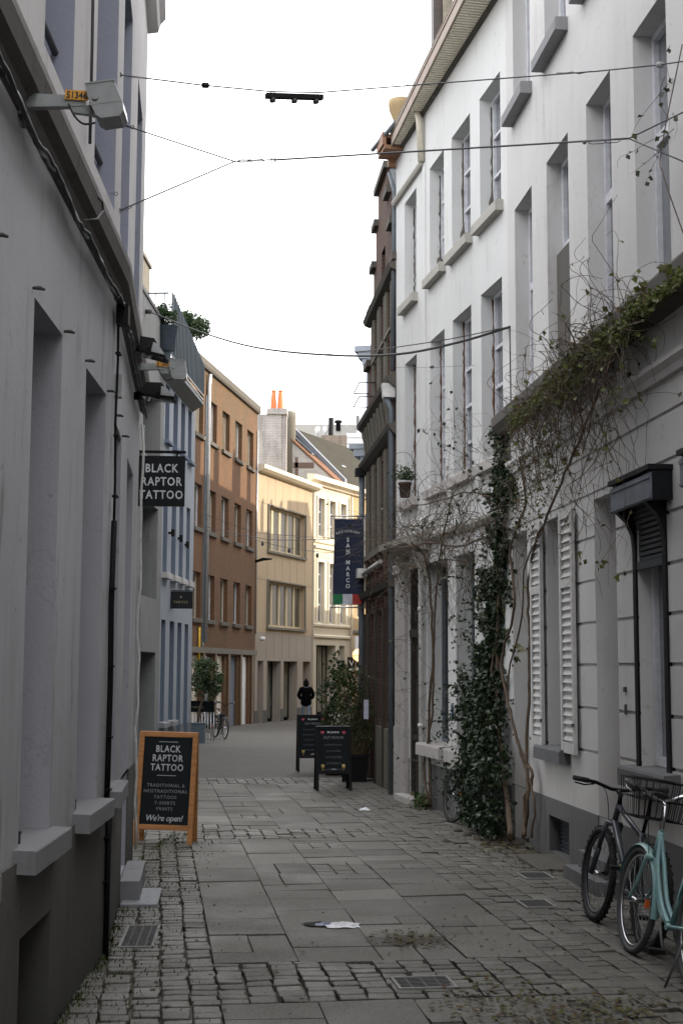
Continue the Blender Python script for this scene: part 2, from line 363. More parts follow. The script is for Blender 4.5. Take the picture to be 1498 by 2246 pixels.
    def build(s, name, mats, parent=None, smooth_angle=None):
        me = bpy.data.meshes.new(name)
        off = OFF.get(parent, Vector((0, 0, 0))) if parent is not None else Vector((0, 0, 0))
        me.from_pydata([tuple(Vector(p)-off) for p in s.v], [], s.f)
        if isinstance(mats, str): mats = [mats]
        for m in mats: me.materials.append(MAT[m])
        me.polygons.foreach_set('material_index', s.m); me.polygons.foreach_set('use_smooth', s.sm)
        if any(s.tone):
            at = me.attributes.new('tone', 'FLOAT', 'FACE'); at.data.foreach_set('value', s.tone)
        me.update()
        o = bpy.data.objects.new(name, me); link(o, parent); OFF[o] = off
        return o

def text_geo(mb, s, M, size=1.0, sx=1.0, spacing=1.0, align='CENTER', depth=.0015, bold=0.0):
    cu = bpy.data.curves.new('t', 'FONT'); cu.body = s; cu.size = size; cu.align_x = align; cu.space_character = spacing
    cu.extrude = depth; cu.offset = bold; cu.resolution_u = 2
    o = bpy.data.objects.new('t', cu); COL.objects.link(o)
    dg = bpy.context.evaluated_depsgraph_get(); ev = o.evaluated_get(dg); me = ev.to_mesh()
    n = len(mb.v); S = Matrix.Diagonal((sx, 1, 1, 1))
    mb.v += [M @ (S @ v.co) for v in me.vertices]
    for p in me.polygons: mb.face(tuple(n+i for i in p.vertices))
    ev.to_mesh_clear(); bpy.data.objects.remove(o); bpy.data.curves.remove(cu)

# ------------------------------------------------------------------ facade helpers
def wall(mb, fr, u0, u1, z0, z1, ops=(), T=6.0, grooves=(), gd=.018, gh=.028, reveal_mat=None, back=True, seg=None):
    """front sheet with real openings, reveals, and the body of the house behind; ops = (u0,u1,z0,z1,depth)"""
    us = sorted({u0, u1, *[o[0] for o in ops], *[o[1] for o in ops]})
    us = [u for u in us if u0 <= u <= u1]
    zs = {z0, z1, *[o[2] for o in ops], *[o[3] for o in ops]}
    for g in grooves: zs |= {g-gh/2, g+gh/2}
    zs = sorted(z for z in zs if z0 <= z <= z1)
    def lev(z): return -gd if any(abs(z-g) < gh/2 for g in grooves) else 0.0
    def hole(u, z): return any(o[0] < u < o[1] and o[2] < z < o[3] for o in ops)
    for i in range(len(us)-1):
        prev = None
        for j in range(len(zs)-1):
            if us[i+1]-us[i] < 1e-5 or zs[j+1]-zs[j] < 1e-5: continue
            um, zm = (us[i]+us[i+1])/2, (zs[j]+zs[j+1])/2
            h = hole(um, zm); w = lev(zm)
            if prev is not None and prev != w and not h:
                mb.quad(fr.P(us[i], zs[j], prev), fr.P(us[i+1], zs[j], prev), fr.P(us[i+1], zs[j], w), fr.P(us[i], zs[j], w))
            prev = None if h else w
            if not h: mb.quad(fr.P(us[i], zs[j], w), fr.P(us[i+1], zs[j], w), fr.P(us[i+1], zs[j+1], w), fr.P(us[i], zs[j+1], w))
    cm = mb.cur
    for a, b, c, d, dep in ops:
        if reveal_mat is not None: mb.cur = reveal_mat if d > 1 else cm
        mb.quad(fr.P(a, c, 0), fr.P(a, d, 0), fr.P(a, d, -dep), fr.P(a, c, -dep))
        mb.quad(fr.P(b, c, 0), fr.P(b, d, 0), fr.P(b, d, -dep), fr.P(b, c, -dep))
        mb.quad(fr.P(a, d, 0), fr.P(b, d, 0), fr.P(b, d, -dep), fr.P(a, d, -dep))
        mb.quad(fr.P(a, c, 0), fr.P(b, c, 0), fr.P(b, c, -dep), fr.P(a, c, -dep))
    mb.cur = cm
    if back:
        mb.quad(fr.P(u0, z0, 0), fr.P(u0, z1, 0), fr.P(u0, z1, -T), fr.P(u0, z0, -T))
        mb.quad(fr.P(u1, z0, 0), fr.P(u1, z1, 0), fr.P(u1, z1, -T), fr.P(u1, z0, -T))
        mb.quad(fr.P(u0, z1, 0), fr.P(u1, z1, 0), fr.P(u1, z1, -T), fr.P(u0, z1, -T))
        mb.quad(fr.P(u0, z0, -T), fr.P(u1, z0, -T), fr.P(u1, z1, -T), fr.P(u0, z1, -T))

def window(root, fr, a, b, c, d, dep, frame='window_paint', glass='glass', fw=.055, vs=(), hs=(), bw=.045, thick=.06, name='window'):
    """window unit sitting at the back of an opening: frame, mullions at fractions vs, transoms at hs; pane as child"""
    m = MB(); e = .002; w1 = -dep+thick; w0 = -dep
    m.fb(fr, a+e, b-e, c+e, c+fw, w0, w1); m.fb(fr, a+e, b-e, d-fw, d-e, w0, w1)
    m.fb(fr, a+e, a+fw, c+fw, d-fw, w0, w1); m.fb(fr, b-fw, b-e, c+fw, d-fw, w0, w1)
    for v in vs: u = a+(b-a)*v; m.fb(fr, u-bw/2, u+bw/2, c+fw, d-fw, w0, w1-.008)
    for h in hs:
        z = c+(d-c)*h; xs = [a+fw]+[a+(b-a)*v for v in vs]+[b-fw]
        for i in range(len(xs)-1): m.fb(fr, xs[i]+(bw/2 if i else 0), xs[i+1]-(bw/2 if i < len(xs)-2 else 0), z-bw/2, z+bw/2, w0, w1-.004)
    wo = m.build(name, frame, root)
    g = MB(); w = -dep+.018
    g.quad(fr.P(a+.01, c+.01, w), fr.P(b-.01, c+.01, w), fr.P(b-.01, d-.01, w), fr.P(a+.01, d-.01, w))
    g.quad(fr.P(a, c, w0), fr.P(b, c, w0), fr.P(b, d, w0), fr.P(a, d, w0))
    g.build('pane', glass, wo)
    return wo

def sill(root, fr, a, b, z, h=.10, out=.12, mat='sill_stone', dep=.2, name='window_sill'):
    m = MB()
    m.prism([(-.0, 0), (out, 0), (out, h*.86), (out-.012, h), (-dep+.06, h+.012), (-dep+.06, h*.5), (0.001, h*.5)][:], fr.n, Vector((0, 0, 1)), fr.P(a, z-h, 0), fr.d*(b-a))
    return m.build(name, mat, root)

# ------------------------------------------------------------------ the facades' planes
R1 = Frame((3.41, 0), -5.64, 'R'); R2 = Frame((1.89, 15.35), -11, 'R'); R3 = Frame((.85, 20.77), -5.2, 'R'); R4 = Frame((.46, 25.35), 14, 'R')
LA = Frame((-1.51, 8.9), -1.4, 'L'); LB = Frame((-1.51, 8.9), -6, 'L'); L2 = Frame((-4.3, 32.65), 1.4, 'L'); L3 = Frame((-4.04, 37.3), 3.2, 'L')
L4 = Frame((-3.54, 56.7), 9, 'L'); L5 = Frame((-3.54, 56.7), 18.8, 'L'); L6 = Frame((-1.28, 63.33), 24.6, 'L')
UP = Vector((0, 0, 1))
def shifted(fr, w):
    g = Frame((0, 0), fr.ang, 'R'); g.O = fr.O+fr.n*w; g.d = fr.d; g.n = fr.n; return g
def plinth(root, fr, u0, u1, z0, z1, ops, mat, out=.014, name='plinth'):
    m = MB(); g = shifted(fr, out)
    cut = [(o[0], o[1], o[2], min(o[3], z1), out) for o in ops if o[2] < z1]
    wall(m, g, u0, u1, z0, z1, cut, back=False)
    m.quad(fr.P(u0, z1, 0), fr.P(u1, z1, 0), fr.P(u1, z1, out), fr.P(u0, z1, out))
    m.quad(fr.P(u0, z0, 0), fr.P(u0, z1, 0), fr.P(u0, z1, out), fr.P(u0, z0, out)); m.quad(fr.P(u1, z0, 0), fr.P(u1, z1, 0), fr.P(u1, z1, out), fr.P(u1, z0, out))
    return m.build(name, mat, root)
def profile(root, fr, a, b, prof, mat, name):
    """moulding: list of (w,z) swept along u"""
    m = MB(); m.prism(prof, fr.n, UP, fr.P(a, 0, 0), fr.d*(b-a)); return m.build(name, mat, root)
def tube_obj(root, pts, r, mat, name, sides=8): m = MB(); m.tube(pts, r, sides); return m.build(name, mat, root)

# ================================================================== near white house on the right
h = thing('townhouse', 'near white house on the right with louvred shutters, black window surrounds and grey plinth', 'house', R1.P(12, 0), 'houses lining the street')
GR = (1.08, 1.46, 1.84, 2.21, 2.58, 2.96, 3.35, 3.71)
sw = (R1.uz(1240, 1400)[0], R1.uz(1200, 1400)[0])
low = [(11.42, 12.05, -.02, 3.29, .38), (14.59, 15.29, -.1, 3.28, .3), (sw[0], sw[1], 1.05, 3.28, .21), (12.99, 13.75, .03, .39, .14)]
for k in range(5): low.append((10.23-1.62*k, 10.85-1.62*k, 1.04, 3.02, .16))
up1 = [(9.91, 10.71), (11.34, 12.09), (12.73, 13.56), (14.20, 15.01), (8.3, 9.1), (6.7, 7.5), (5.1, 5.9), (3.5, 4.3)]
ups = [(a, b, 4.80, 6.94, .215) for a, b in up1] + [(a, b, 8.07, 9.75, .215) for a, b in up1]
m = MB(); wall(m, R1, -15, 15.38, -.3, 4.3, low, T=.6, grooves=GR, back=False); wall(m, R1, -15, 15.38, 4.3, 10.3, ups, T=8)
m.build('wall', 'render_near_white', h)
m = MB(); m.quad(R1.P(-15, -.3, -8), R1.P(15.38, -.3, -8), R1.P(15.38, 10.3, -8), R1.P(-15, 10.3, -8)); m.quad(R1.P(-15, -.3, 0), R1.P(-15, -.3, -8), R1.P(-15, 4.3, -8), R1.P(-15, 4.3, 0)); m.build('wall', 'render_near_white', h)
plinth(h, R1, -15, 15.38, -.3, .55, low, 'plinth_grey')
# string cornice carrying the vines, and the thinner moulding below it
profile(h, R1, -15, 15.42, [(0, 4.42), (.13, 4.44), (.20, 4.52), (.20, 4.62), (.17, 4.66), (0, 4.70)], 'dirt_and_shade', 'cornice')
profile(h, R1, -15, 15.42, [(0, 3.95), (.035, 3.96), (.05, 4.01), (.085, 4.05), (.085, 4.09), (0, 4.12)], 'render_near_white', 'moulding')
tw = R1.uz(1340, 376)[1]
for i, (a, b) in enumerate(up1):
    if i < 6:
        w_ = window(h, R1, a, b, 4.80, 6.94, .215, hs=((tw-4.80)/2.14,), glass='glass_grey', fw=.06, bw=.09)
        window(h, R1, a, b, 8.07, 9.75, .215, vs=(.5,), glass='glass_grey')
        if i == 2:
            dk = MB(); dk.fb(R1, a+.06, b-.06, 4.86, tw-.08, -.155, -.08); dk.build('dark_opening', 'dirt_and_shade', h)  # dark block stands for the unlit room behind the paneless lower part
        sill(h, R1, a-.07, b+.07, 8.07, .13, .13, dep=.215)
# shuttered window
window(h, R1, sw[0], sw[1], 1.05, 3.28, .21, vs=(.5,), glass='glass_grey')
sill(h, R1, 12.96, 13.97, 1.05, .13, .11, dep=.21, mat='step_stone')
def shutter(a, b, z0, z1, wbase):
    m = MB(); fr = R1; t = .035; st = .055
    for (x0, x1) in ((a, a+st), (b-st, b)): m.fb(fr, x0, x1, z0, z1, wbase, wbase+t)
    mid = z0+(z1-z0)*.70
    for (c, d) in ((z0, z0+.10), (mid-.04, mid+.04), (z1-.06, z1)): m.fb(fr, a+st, b-st, c, d, wbase, wbase+t)
    s = m.build('shutter', 'shutter_paint', h)
    l = MB(); l.fb(fr, a+st, b-st, z0+.05, z1-.03, wbase+.001, wbase+.006)
    for (c, d) in ((z0+.10, mid-.04), (mid+.04, z1-.06)):
        n = int((d-c)/.072)
        for k in range(n):
            z = c+(k+.5)*(d-c)/n
            l.prism([(wbase+.006, z+.020), (wbase+.026, z-.016), (wbase+.026, z-.022), (wbase+.006, z+.012)], fr.n, UP, fr.P(a+st, 0, 0), fr.d*(b-a-2*st))
    l.build('louvres', 'shutter_paint', s)
    hg = MB()
    for z in (z0+.25, z1-.25): hg.fb(fr, a-.02, a+.06, z, z+.03, wbase+t, wbase+t+.006)
    hg.build('hinge', 'iron', s)
    return s
shutter(sw[1]+.02, sw[1]+.46, 1.03, 3.27, .03); shutter(sw[0]-.48, sw[0]-.02, 1.03, 3.27, .03)
# front door in its deep recess, steps of blue stone in front
m = MB(); m.fb(R1, 11.43, 12.04, -.01, 3.28, -.38, -.33)
for (c, d) in ((.25, 1.1), (1.25, 2.35)): m.fb(R1, 11.53, 11.94, c, d, -.33, -.318)
dr = m.build('door', 'render_near_white', h); m = MB(); m.tube([R1.P(11.5, 1.15, -.33), R1.P(11.5, 1.15, -.27)], .012); m.tube([R1.P(11.5, 1.15, -.27), R1.P(11.58, 1.15, -.27)], .01); m.build('handle', 'chrome', dr)
m = MB(); m.fb(R1, 14.6, 15.28, -.1, 3.27, -.3, -.26); m.fb(R1, 14.68, 15.2, .6, 2.9, -.26, -.25); m.build('door', 'render_near_white', h)
m = MB(); m.fb(R1, 11.2, 12.2, -.2, .12, .016, .28); m.fb(R1, 11.3, 12.1, .12, .26, .016, .18); m.build('doorstep', 'step_stone', h)
# black surrounds with roller shutters
for k in range(5):
    o = -1.62*k
    j = MB()
    for (a, b) in ((10.15+o, 10.225+o), (10.86+o, 10.935+o)):
        j.prism([(-.05, 1.045), (.018, 1.045), (.018, 2.74), (.032, 2.86), (.075, 2.96), (.155, 3.04), (.155, 3.26), (-.0, 3.26), (-.05, 3.0)][::-1], R1.n, UP, R1.P(a, 0, 0), R1.d*(b-a))
    j.fb(R1, 9.98+o, 11.0+o, 3.262, 3.30, .001, .19); j.fb(R1, 10.0+o, 10.149+o, 3.04, 3.26, .001, .155); j.fb(R1, 10.936+o, 10.98+o, 3.04, 3.26, .001, .155)
    sr = j.build('window_surround', 'black_paint', h)
    j = MB(); j.fb(R1, 10.0+o, 10.98+o, 3.04, 3.24, .157, .172); j.fb(R1, 9.995+o, 10.985+o, 3.20, 3.225, .172, .180); j.fb(R1, 9.995+o, 10.985+o, 3.05, 3.065, .172, .180)
    j.build('housing', 'housing_blue', sr)
    j = MB()
    for q in range(13):
        z = 2.64+q*.042; k_ = .02+max(0, (z-2.86)*.38)
        j.prism([(-.045+k_, z), (-.028+k_, z+.008), (-.028+k_, z+.032), (-.045+k_, z+.040), (-.055+k_, z+.042), (-.055+k_, z)], R1.n, UP, R1.P(10.24+o, 0, 0), R1.d*.60)
    j.fb(R1, 10.235+o, 10.845+o, 2.58, 2.64, -.03, .012); j.build('roller_shutter', 'roller_slats', sr)
    window(h, R1, 10.23+o, 10.85+o, 1.06, 3.02, .16, glass='glass_grey', fw=.07)
    sill(h, R1, 9.98+o, 11.08+o, 1.045, .15, .13, dep=.16, mat='step_stone')
m = MB(); m.fb(R1, 12.99, 13.75, .03, .39, -.14, -.13)
for k in range(9): z = .05+k*.038; m.prism([(-.13, z+.03), (-.095, z), (-.095, z+.008), (-.13, z+.036)], R1.n, UP, R1.P(13.0, 0, 0), R1.d*.74)
m.build('cellar_vent', 'roller_slats', h); m = MB(); m.fb(R1, 12.992, 13.0, .03, .39, -.13, .013); m.fb(R1, 13.74, 13.748, .03, .39, -.13, .013); m.fb(R1, 13.0, 13.74, .382, .389, -.13, .013); m.fb(R1, 13.0, 13.74, .031, .037, -.13, .013); m.build('vent_frame', 'plinth_grey', h)
m = MB(); m.fb(R1, 11.2, 11.24, 1.62, 1.66, 0, .02); m.fb(R1, 11.205, 11.235, 1.44, 1.52, 0, .015); m.build('doorbell', 'iron', h)
# eaves of this house, above the frame
profile(h, R1, -15, 15.2, [(0, 10.3), (.5, 10.3), (.52, 10.5), (-.1, 10.6)], 'ribbed_soffit', 'gutter')

# ================================================================== second white house on the right
h = thing('townhouse', 'white house beyond the vines with unfinished window reveals and a ribbed gutter soffit', 'house', R2.P(2.7, 0), 'houses lining the street')
cols = [(.18, 1.02), (1.44, 2.30), (2.70, 3.46), (4.23, 4.96)]
ops = [(a, b, 7.25, 8.85, .22) for a, b in cols]+[(a, b, 4.25, 6.35, .22) for a, b in cols]
gops = [(3.84, 4.72, -.25, 3.24, .13), (2.60, 3.66, .78, 3.25, .26), (1.38, 2.21, .78, 3.24, .26)]
m = MB(); wall(m, R2, -.05, 5.52, -.3, 3.9, gops, T=7, back=False); wall(m, R2, -.05, 5.52, 3.9, 9.83, ops, T=7)
m.quad(R2.P(5.52, -.3, 0), R2.P(5.52, 3.9, 0), R2.P(5.52, 3.9, -7), R2.P(5.52, -.3, -7)); m.build('wall', 'render_white', h)
plinth(h, R2, 0.0, 3.6, -.3, .52, gops, 'plinth_grey')
for i, (a, b) in enumerate(cols):
    window(h, R2, a, b, 7.25, 8.85, .22, vs=(.5,), hs=(.36, .68), glass='glass_grey', fw=.05, bw=.035)
    window(h, R2, a, b, 4.25, 6.35, .22, vs=(.5,), hs=(.22, .45, .68), glass='glass_grey', fw=.05, bw=.04)
    sill(h, R2, a-.08, b+.08, 7.25, .13, .10, 'ledge_stone', dep=.22); sill(h, R2, a-.1, b+.1, 4.25, .13, .10, 'concrete_pale', dep=.22)
    for (z0, z1, mt) in ((4.27, 6.34, 'foam'), (7.27, 8.82, 'stone_dark')):
        f = MB(); pts = []; rr = []; z = z0
        while z < z1:
            pts.append(R2.P(b-.012+random.uniform(-.008, .01), z, -.150+random.uniform(-.008, .008)))
            low_ = (1-(z-z0)/(z1-z0))
            rr.append((random.uniform(.006, .017)+(.03 if (mt == 'stone_dark' and low_ > .8 and i < 3) else 0))*(1.3 if random.random() < .15 else 1)); z += random.uniform(.04, .09)
        f.tube(pts, rr, 6); f.build('foam_joint', mt, h)
profile(h, R2, 3.75, 5.56, [(0, 9.0), (.05, 9.01), (.07, 9.05), (.07, 9.08), (0, 9.10)], 'ledge_stone', 'moulding')
# ground floor: pilaster, old door, shop windows, hood
m = MB(); m.fb(R2, 4.76, 5.38, -.3, 3.2, .0, .06); m.fb(R2, 4.74, 5.40, 3.2, 3.34, .0, .09); m.fb(R2, 4.74, 5.40, -.3, .95, .0, .075); m.build('pilaster', 'concrete_pale', h)
m = MB(); m.fb(R2, 3.845, 4.715, -.2, 3.235, -.13, -.09)
for (c, d) in ((-.05, .75), (.9, 1.6), (1.7, 2.15)): m.fb(R2, 3.95, 4.25, c, d, -.09, -.07); m.fb(R2, 4.33, 4.62, c, d, -.09, -.07)
m.fb(R2, 3.85, 4.71, 2.25, 2.36, -.09, .0); m.fb(R2, 3.9, 4.66, .78, .86, -.09, -.04); m.fb(R2, 3.845, 3.91, -.2, 3.235, -.09, -.02); m.fb(R2, 4.65, 4.715, -.2, 3.235, -.09, -.02)
d_ = m.build('door', 'old_door', h); m = MB(); m.quad(R2.P(3.95, 2.42, -.085), R2.P(4.62, 2.42, -.085), R2.P(4.62, 3.15, -.085), R2.P(3.95, 3.15, -.085)); m.build('fanlight', 'glass_dark', d_)
m = MB(); m.fb(R2, 3.8, 4.78, -.3, .02, -.1, .22); m.build('doorstep', 'concrete_pale', h)
window(h, R2, 2.60, 3.66, .80, 3.25, .26, glass='glass_dark', frame='pipe_slate', vs=(.5,)); window(h, R2, 1.38, 2.21, .80, 3.24, .26, glass='glass_dark', frame='pipe_slate')
sill(h, R2, 2.52, 3.72, .80, .16, .16, 'concrete_pale', dep=.26); sill(h, R2, 1.3, 2.28, .80, .16, .16, 'concrete_pale', dep=.26)
profile(h, R2, 3.45, 5.0, [(0, 3.42), (.22, 3.45), (.38, 3.52), (.40, 3.60), (0, 3.72)], 'ledge_stone', 'door_hood')
profile(h, R2, 0.0, 3.44, [(0, 3.50), (.05, 3.51), (.09, 3.56), (.09, 3.60), (0, 3.63)], 'ledge_stone', 'moulding')
for u in (3.62, 4.80):
    profile(h, R2, u-.07, u+.07, [(0, 3.05), (.05, 3.08), (.10, 3.25), (.22, 3.40), (0, 3.42)], 'ledge_stone', 'bracket')
# downpipe and gutter
m = MB(); m.fb(R2, 3.66, 3.80, 3.9, 9.02, .0, .022); m.build('flat_strip', 'render_white', h)
m = MB(); m.tube([R2.P(3.74, 9.82, .12), R2.P(3.74, 9.7, .08), R2.P(3.74, 9.06, .05)], .05, 10); m.build('downpipe', 'pipe_cream', h)
m = MB(); m.tube([R2.P(3.74, 3.9, .03), R2.P(3.74, 3.66, .16), R2.P(3.74, 3.4, .16), R2.P(3.74, 3.2, .07), R2.P(3.74, .0, .07)], .04, 10)
for z in (2.6, 1.0): m.tube([R2.P(3.74, z, .07), R2.P(3.74, z+.05, .07)], .050, 10)
m.build('downpipe', 'pipe_white', h)
E0, E1 = -.5, 5.02
def wo(u): return .405-.043*u
def slab(m, u0, u1, z0, z1, a0, a1, b0, b1):
    P = R2.P; m.hexa([P(u0, z0, a0), P(u1, z0, a1), P(u1, z0, b1), P(u0, z0, b0), P(u0, z1, a0), P(u1, z1, a1), P(u1, z1, b1), P(u0, z1, b0)])
m = MB(); slab(m, E0, E1, 9.83, 9.86, -.1, -.1, wo(E0)-.01, wo(E1)-.01); m.build('soffit', 'zinc', h)
m = MB(); u = E0
while u < E1-.04:
    slab(m, u, u+.038, 9.795, 9.83, .055, .055, wo(u)-.03, wo(u)-.03); u += .068
sf = m.build('soffit_ribs', 'ribbed_soffit', h)
m = MB(); slab(m, E0, E1, 9.785, 9.93, wo(E0)-.012, wo(E1)-.012, wo(E0)+.005, wo(E1)+.005); slab(m, E0, E1, 9.931, 9.97, wo(E0)-.05, wo(E1)-.05, wo(E0)+.02, wo(E1)+.02); slab(m, E0, E1, 9.971, 9.985, wo(E0)-.05, wo(E1)-.05, wo(E0)+.028, wo(E1)+.028); m.build('gutter', 'copper_trim', h)
m = MB(); m.tube([R2.P(4.6, 9.99, .22), R2.P(5.62, 9.93, .36)], .035, 8); m.build('gutter', 'pipe_slate', h)
profile(h, R2, E0, E1, [(0, 9.76), (.05, 9.77), (.05, 9.83), (0, 9.83)], 'dirt_and_shade', 'moulding')
m = MB()
for (a, b, c, d, w0, w1) in ((5.03, 5.50, 9.74, 9.80, .0, .30), (5.03, 5.45, 9.80, 10.0, .27, .33), (5.05, 5.55, 9.92, 9.98, -.05, .26), (5.44, 5.52, 9.62, 9.92, .02, .14)): m.fb(R2, a, b, c, d, w0, w1)
m.build('eaves_board', 'gutter_wood', h)
m = MB(); m.prism([(-7, 9.99), (.15, 9.99), (-3.2, 12.6)], R2.n, UP, R2.P(-.05, 0, 0), R2.d*5.57); m.build('roof', 'stone_dark', h)
# flue and round vent on the roof
p = at_depth(962, 40, 19.6)
m = MB(); m.box(p.x-.10, p.x+.12, p.y-.3, p.y+.3, 9.9, 12.6); m.build('chimney', 'dark_wood', h)
p2 = at_depth(982, 20, 19.2); m = MB(); m.lathe([(.075, 9.9), (.075, 12.2), (.09, 12.2), (.09, 12.3)], Matrix.Translation((p2.x, p2.y, 0)), 12); m.build('flue', 'pipe_cream', h)
p3 = at_depth(878, 236, 19.9)
m = MB(); m.lathe([(.05, -.35), (.10, -.22), (.17, -.05), (.18, .02), (.18, .10), (.15, .10)], Matrix.Translation(p3), 18); m.build('roof_vent', 'tan', h)
m = MB(); q = at_depth(880, 205, 19.9); m.tube([q+Vector((0, 0, -.35)), q+Vector((0, 0, .0)), q+Vector((.05, 0, .12)), q+Vector((.16, 0, .17)), q+Vector((.3, 0, .17))], .006); m.build('aerial', 'wire_steel', h)

# ================================================================== old brick gable house
h = thing('gabled_house', 'narrow old brick house with a stepped gable, stone cornices and dark wooden ground floor', 'house', R3.P(2.2, 0), 'houses lining the street')
f1 = [(.50, 1.15), (1.38, 2.03), (2.26, 2.91), (3.14, 3.79)]; f2 = [(.55, 1.15), (1.45, 2.05), (2.35, 2.95)]
gop = [(.55, 1.35, .95, 2.75, .3), (1.65, 2.45, .95, 2.75, .3), (2.75, 3.6, -.3, 2.75, .3)]
m = MB(); wall(m, R3, 0, 4.45, -.4, 3.3, gop, T=6); wall(m, R3, 0, 4.45, 3.3, 6.28, [(a, b, 3.8, 5.25, .2) for a, b in f1], T=6)
wall(m, R3, 0, 4.1, 6.28, 7.25, [(a, b, 6.5, 7.25, .2) for a, b in f2], T=.55); wall(m, R3, 0, 3.65, 7.25, 8.15, [(a, b, 7.25, 7.95, .2) for a, b in f2], T=.55)
wall(m, R3, .35, 3.2, 8.15, 8.85, [(1.5, 2.0, 8.3, 8.85, .12)], T=.5); wall(m, R3, .75, 2.85, 8.85, 9.5, [], T=.5); wall(m, R3, 1.15, 2.5, 9.5, 10.05, [], T=.5)
m.build('wall', 'brick_old', h)
for (a, b, z) in ((-.02, .38, 8.15), (.33, .80, 8.85), (.73, 1.2, 9.5), (1.1, 2.55, 10.05), (2.45, 2.92, 9.5), (2.8, 3.28, 8.85), (3.15, 3.72, 8.15), (3.6, 4.18, 7.25), (4.05, 4.5, 6.30)):
    c = MB(); c.fb(R3, a, b, z+.004, z+.12, -.5, .08); c.build('coping', 'stone_dark', h)
c = MB()
for (a, z0, z1) in ((.345, 8.15, 8.85), (.745, 8.85, 9.5), (1.145, 9.5, 10.05)): c.fb(R3, a-.012, a, z0+.12, z1, -.49, -.03)
c.build('side_flashing', 'zinc', h)
profile(h, R3, 0, 4.5, [(0, 6.12), (.06, 6.15), (.15, 6.23), (.17, 6.30), (.0, 6.36)], 'stone_dark', 'cornice')
profile(h, R3, 0, 4.5, [(0, 5.38), (.05, 5.41), (.12, 5.49), (.14, 5.55), (0, 5.60)], 'stone_dark', 'cornice')
profile(h, R3, 0, 3.75, [(0, 7.98), (.1, 8.02), (.14, 8.1), (0, 8.14)], 'stone_dark', 'cornice')
profile(h, R3, 0, 4.5, [(0, 3.02), (.12, 3.05), (.16, 3.14), (0, 3.2)], 'stone_dark', 'cornice')
c = MB()
for k in range(9):
    u = .35+k*.46; c = MB(); c.prism([(0, 5.66), (.05, 5.70), (.07, 5.9), (.11, 6.06), (.11, 6.12), (0, 6.13)], R3.n, UP, R3.P(u, 0, 0), R3.d*.12); c.build('corbel', 'stone_old', h)
c = MB()
for k in range(6):
    u = .45+k*.62; c = MB(); c.prism([(0, 2.78), (.04, 2.8), (.06, 2.95), (.11, 3.0), (0, 3.02)], R3.n, UP, R3.P(u, 0, 0), R3.d*.14); c.build('corbel', 'brick_old', h); c = MB()
    c.prism([(0, 3.22), (.05, 3.24), (.07, 3.6), (.12, 3.68), (0, 3.72)], R3.n, UP, R3.P(u, 0, 0), R3.d*.14); c.build('corbel', 'brick_old', h)
c = MB()
for (a, b) in f1:
    c = MB()
    for (x0, x1) in ((a-.10, a), (b, b+.10)): c.fb(R3, x0, x1, 3.70, 5.34, .0, .045)
    c.fb(R3, a-.10, b+.10, 3.70, 3.80, .046, .09); c.build('stone_surround', 'stone_old', h)
for (a, b) in f2:
    c = MB()
    for (x0, x1) in ((a-.09, a), (b, b+.09)): c.fb(R3, x0, x1, 6.42, 7.94, .0, .04)
    c.fb(R3, a-.09, b+.09, 7.14, 7.20, .041, .06); c.build('stone_surround', 'stone_old', h)
for (a, b) in f1: window(h, R3, a, b, 3.8, 5.25, .2, glass='glass_grey', frame='window_paint_beige', vs=(.5,), hs=(.62,))
for (a, b) in f2: window(h, R3, a, b, 6.5, 7.95, .2, glass='glass_grey', frame='window_paint_beige', vs=(.5,), hs=(.5,))
for (a, b) in ((.55, 1.35), (1.65, 2.45)): window(h, R3, a, b, .95, 2.75, .3, glass='glass_dark', frame='dark_wood', vs=(.5,), hs=(.7,), fw=.07)
m = MB(); m.fb(R3, 2.76, 3.59, -.3, 2.74, -.3, -.25); m.build('door', 'old_door', h)
c = MB()
for u in (.40, 1.5, 2.6, 3.7, 4.3): c = MB(); c.fb(R3, u-.09, u+.09, -.35, 2.78, .0, .05); c.build('timber_post', 'dark_wood', h)
plinth(h, R3, 0, 4.45, -.4, .85, gop, 'stone_old', .035)
tube_obj(h, [R3.P(.16, 6.0, .16), R3.P(.16, 5.8, .07), R3.P(.16, -.2, .07)], .05, 'pipe_slate', 'downpipe', 10)
m = MB(); m.prism([(.02, 5.98), (.2, 5.98), (.22, 6.2), (.02, 6.2)], R3.n, UP, R3.P(.08, 0, 0), R3.d*.18); m.build('rain_hopper', 'pipe_white', h)
tube_obj(h, [R3.P(.13, 9.6, .10), R3.P(.13, 9.3, .02), R3.P(.13, 6.4, .05)], .04, 'pipe_slate', 'downpipe', 8)
tube_obj(h, [R3.P(4.38, 5.4, .08), R3.P(4.38, -.25, .08)], .055, 'pipe_slate', 'downpipe', 10)
m = MB(); m.fb(R3, 4.25, 4.5, 5.34, 5.48, .02, .2); m.build('rain_hopper', 'black_paint', h)
m = MB()
for z in (5.95, 6.2): m.tube([R3.P(3.9, z+.6, .0), R3.P(3.9, z+.6, .28), R3.P(2.9, z+.6, .28), R3.P(2.9, z+.6, 0)], .012, 5)
m.build('window_rail', 'iron', h)
m = MB(); m.fb(R3, 3.95, 4.30, 3.43, 3.60, .03, .20); m.tube([R3.P(3.95, 3.5, .1), R3.P(1.3, 3.52, .1)], .035, 8); m.build('cable_box', 'pipe_white', h)

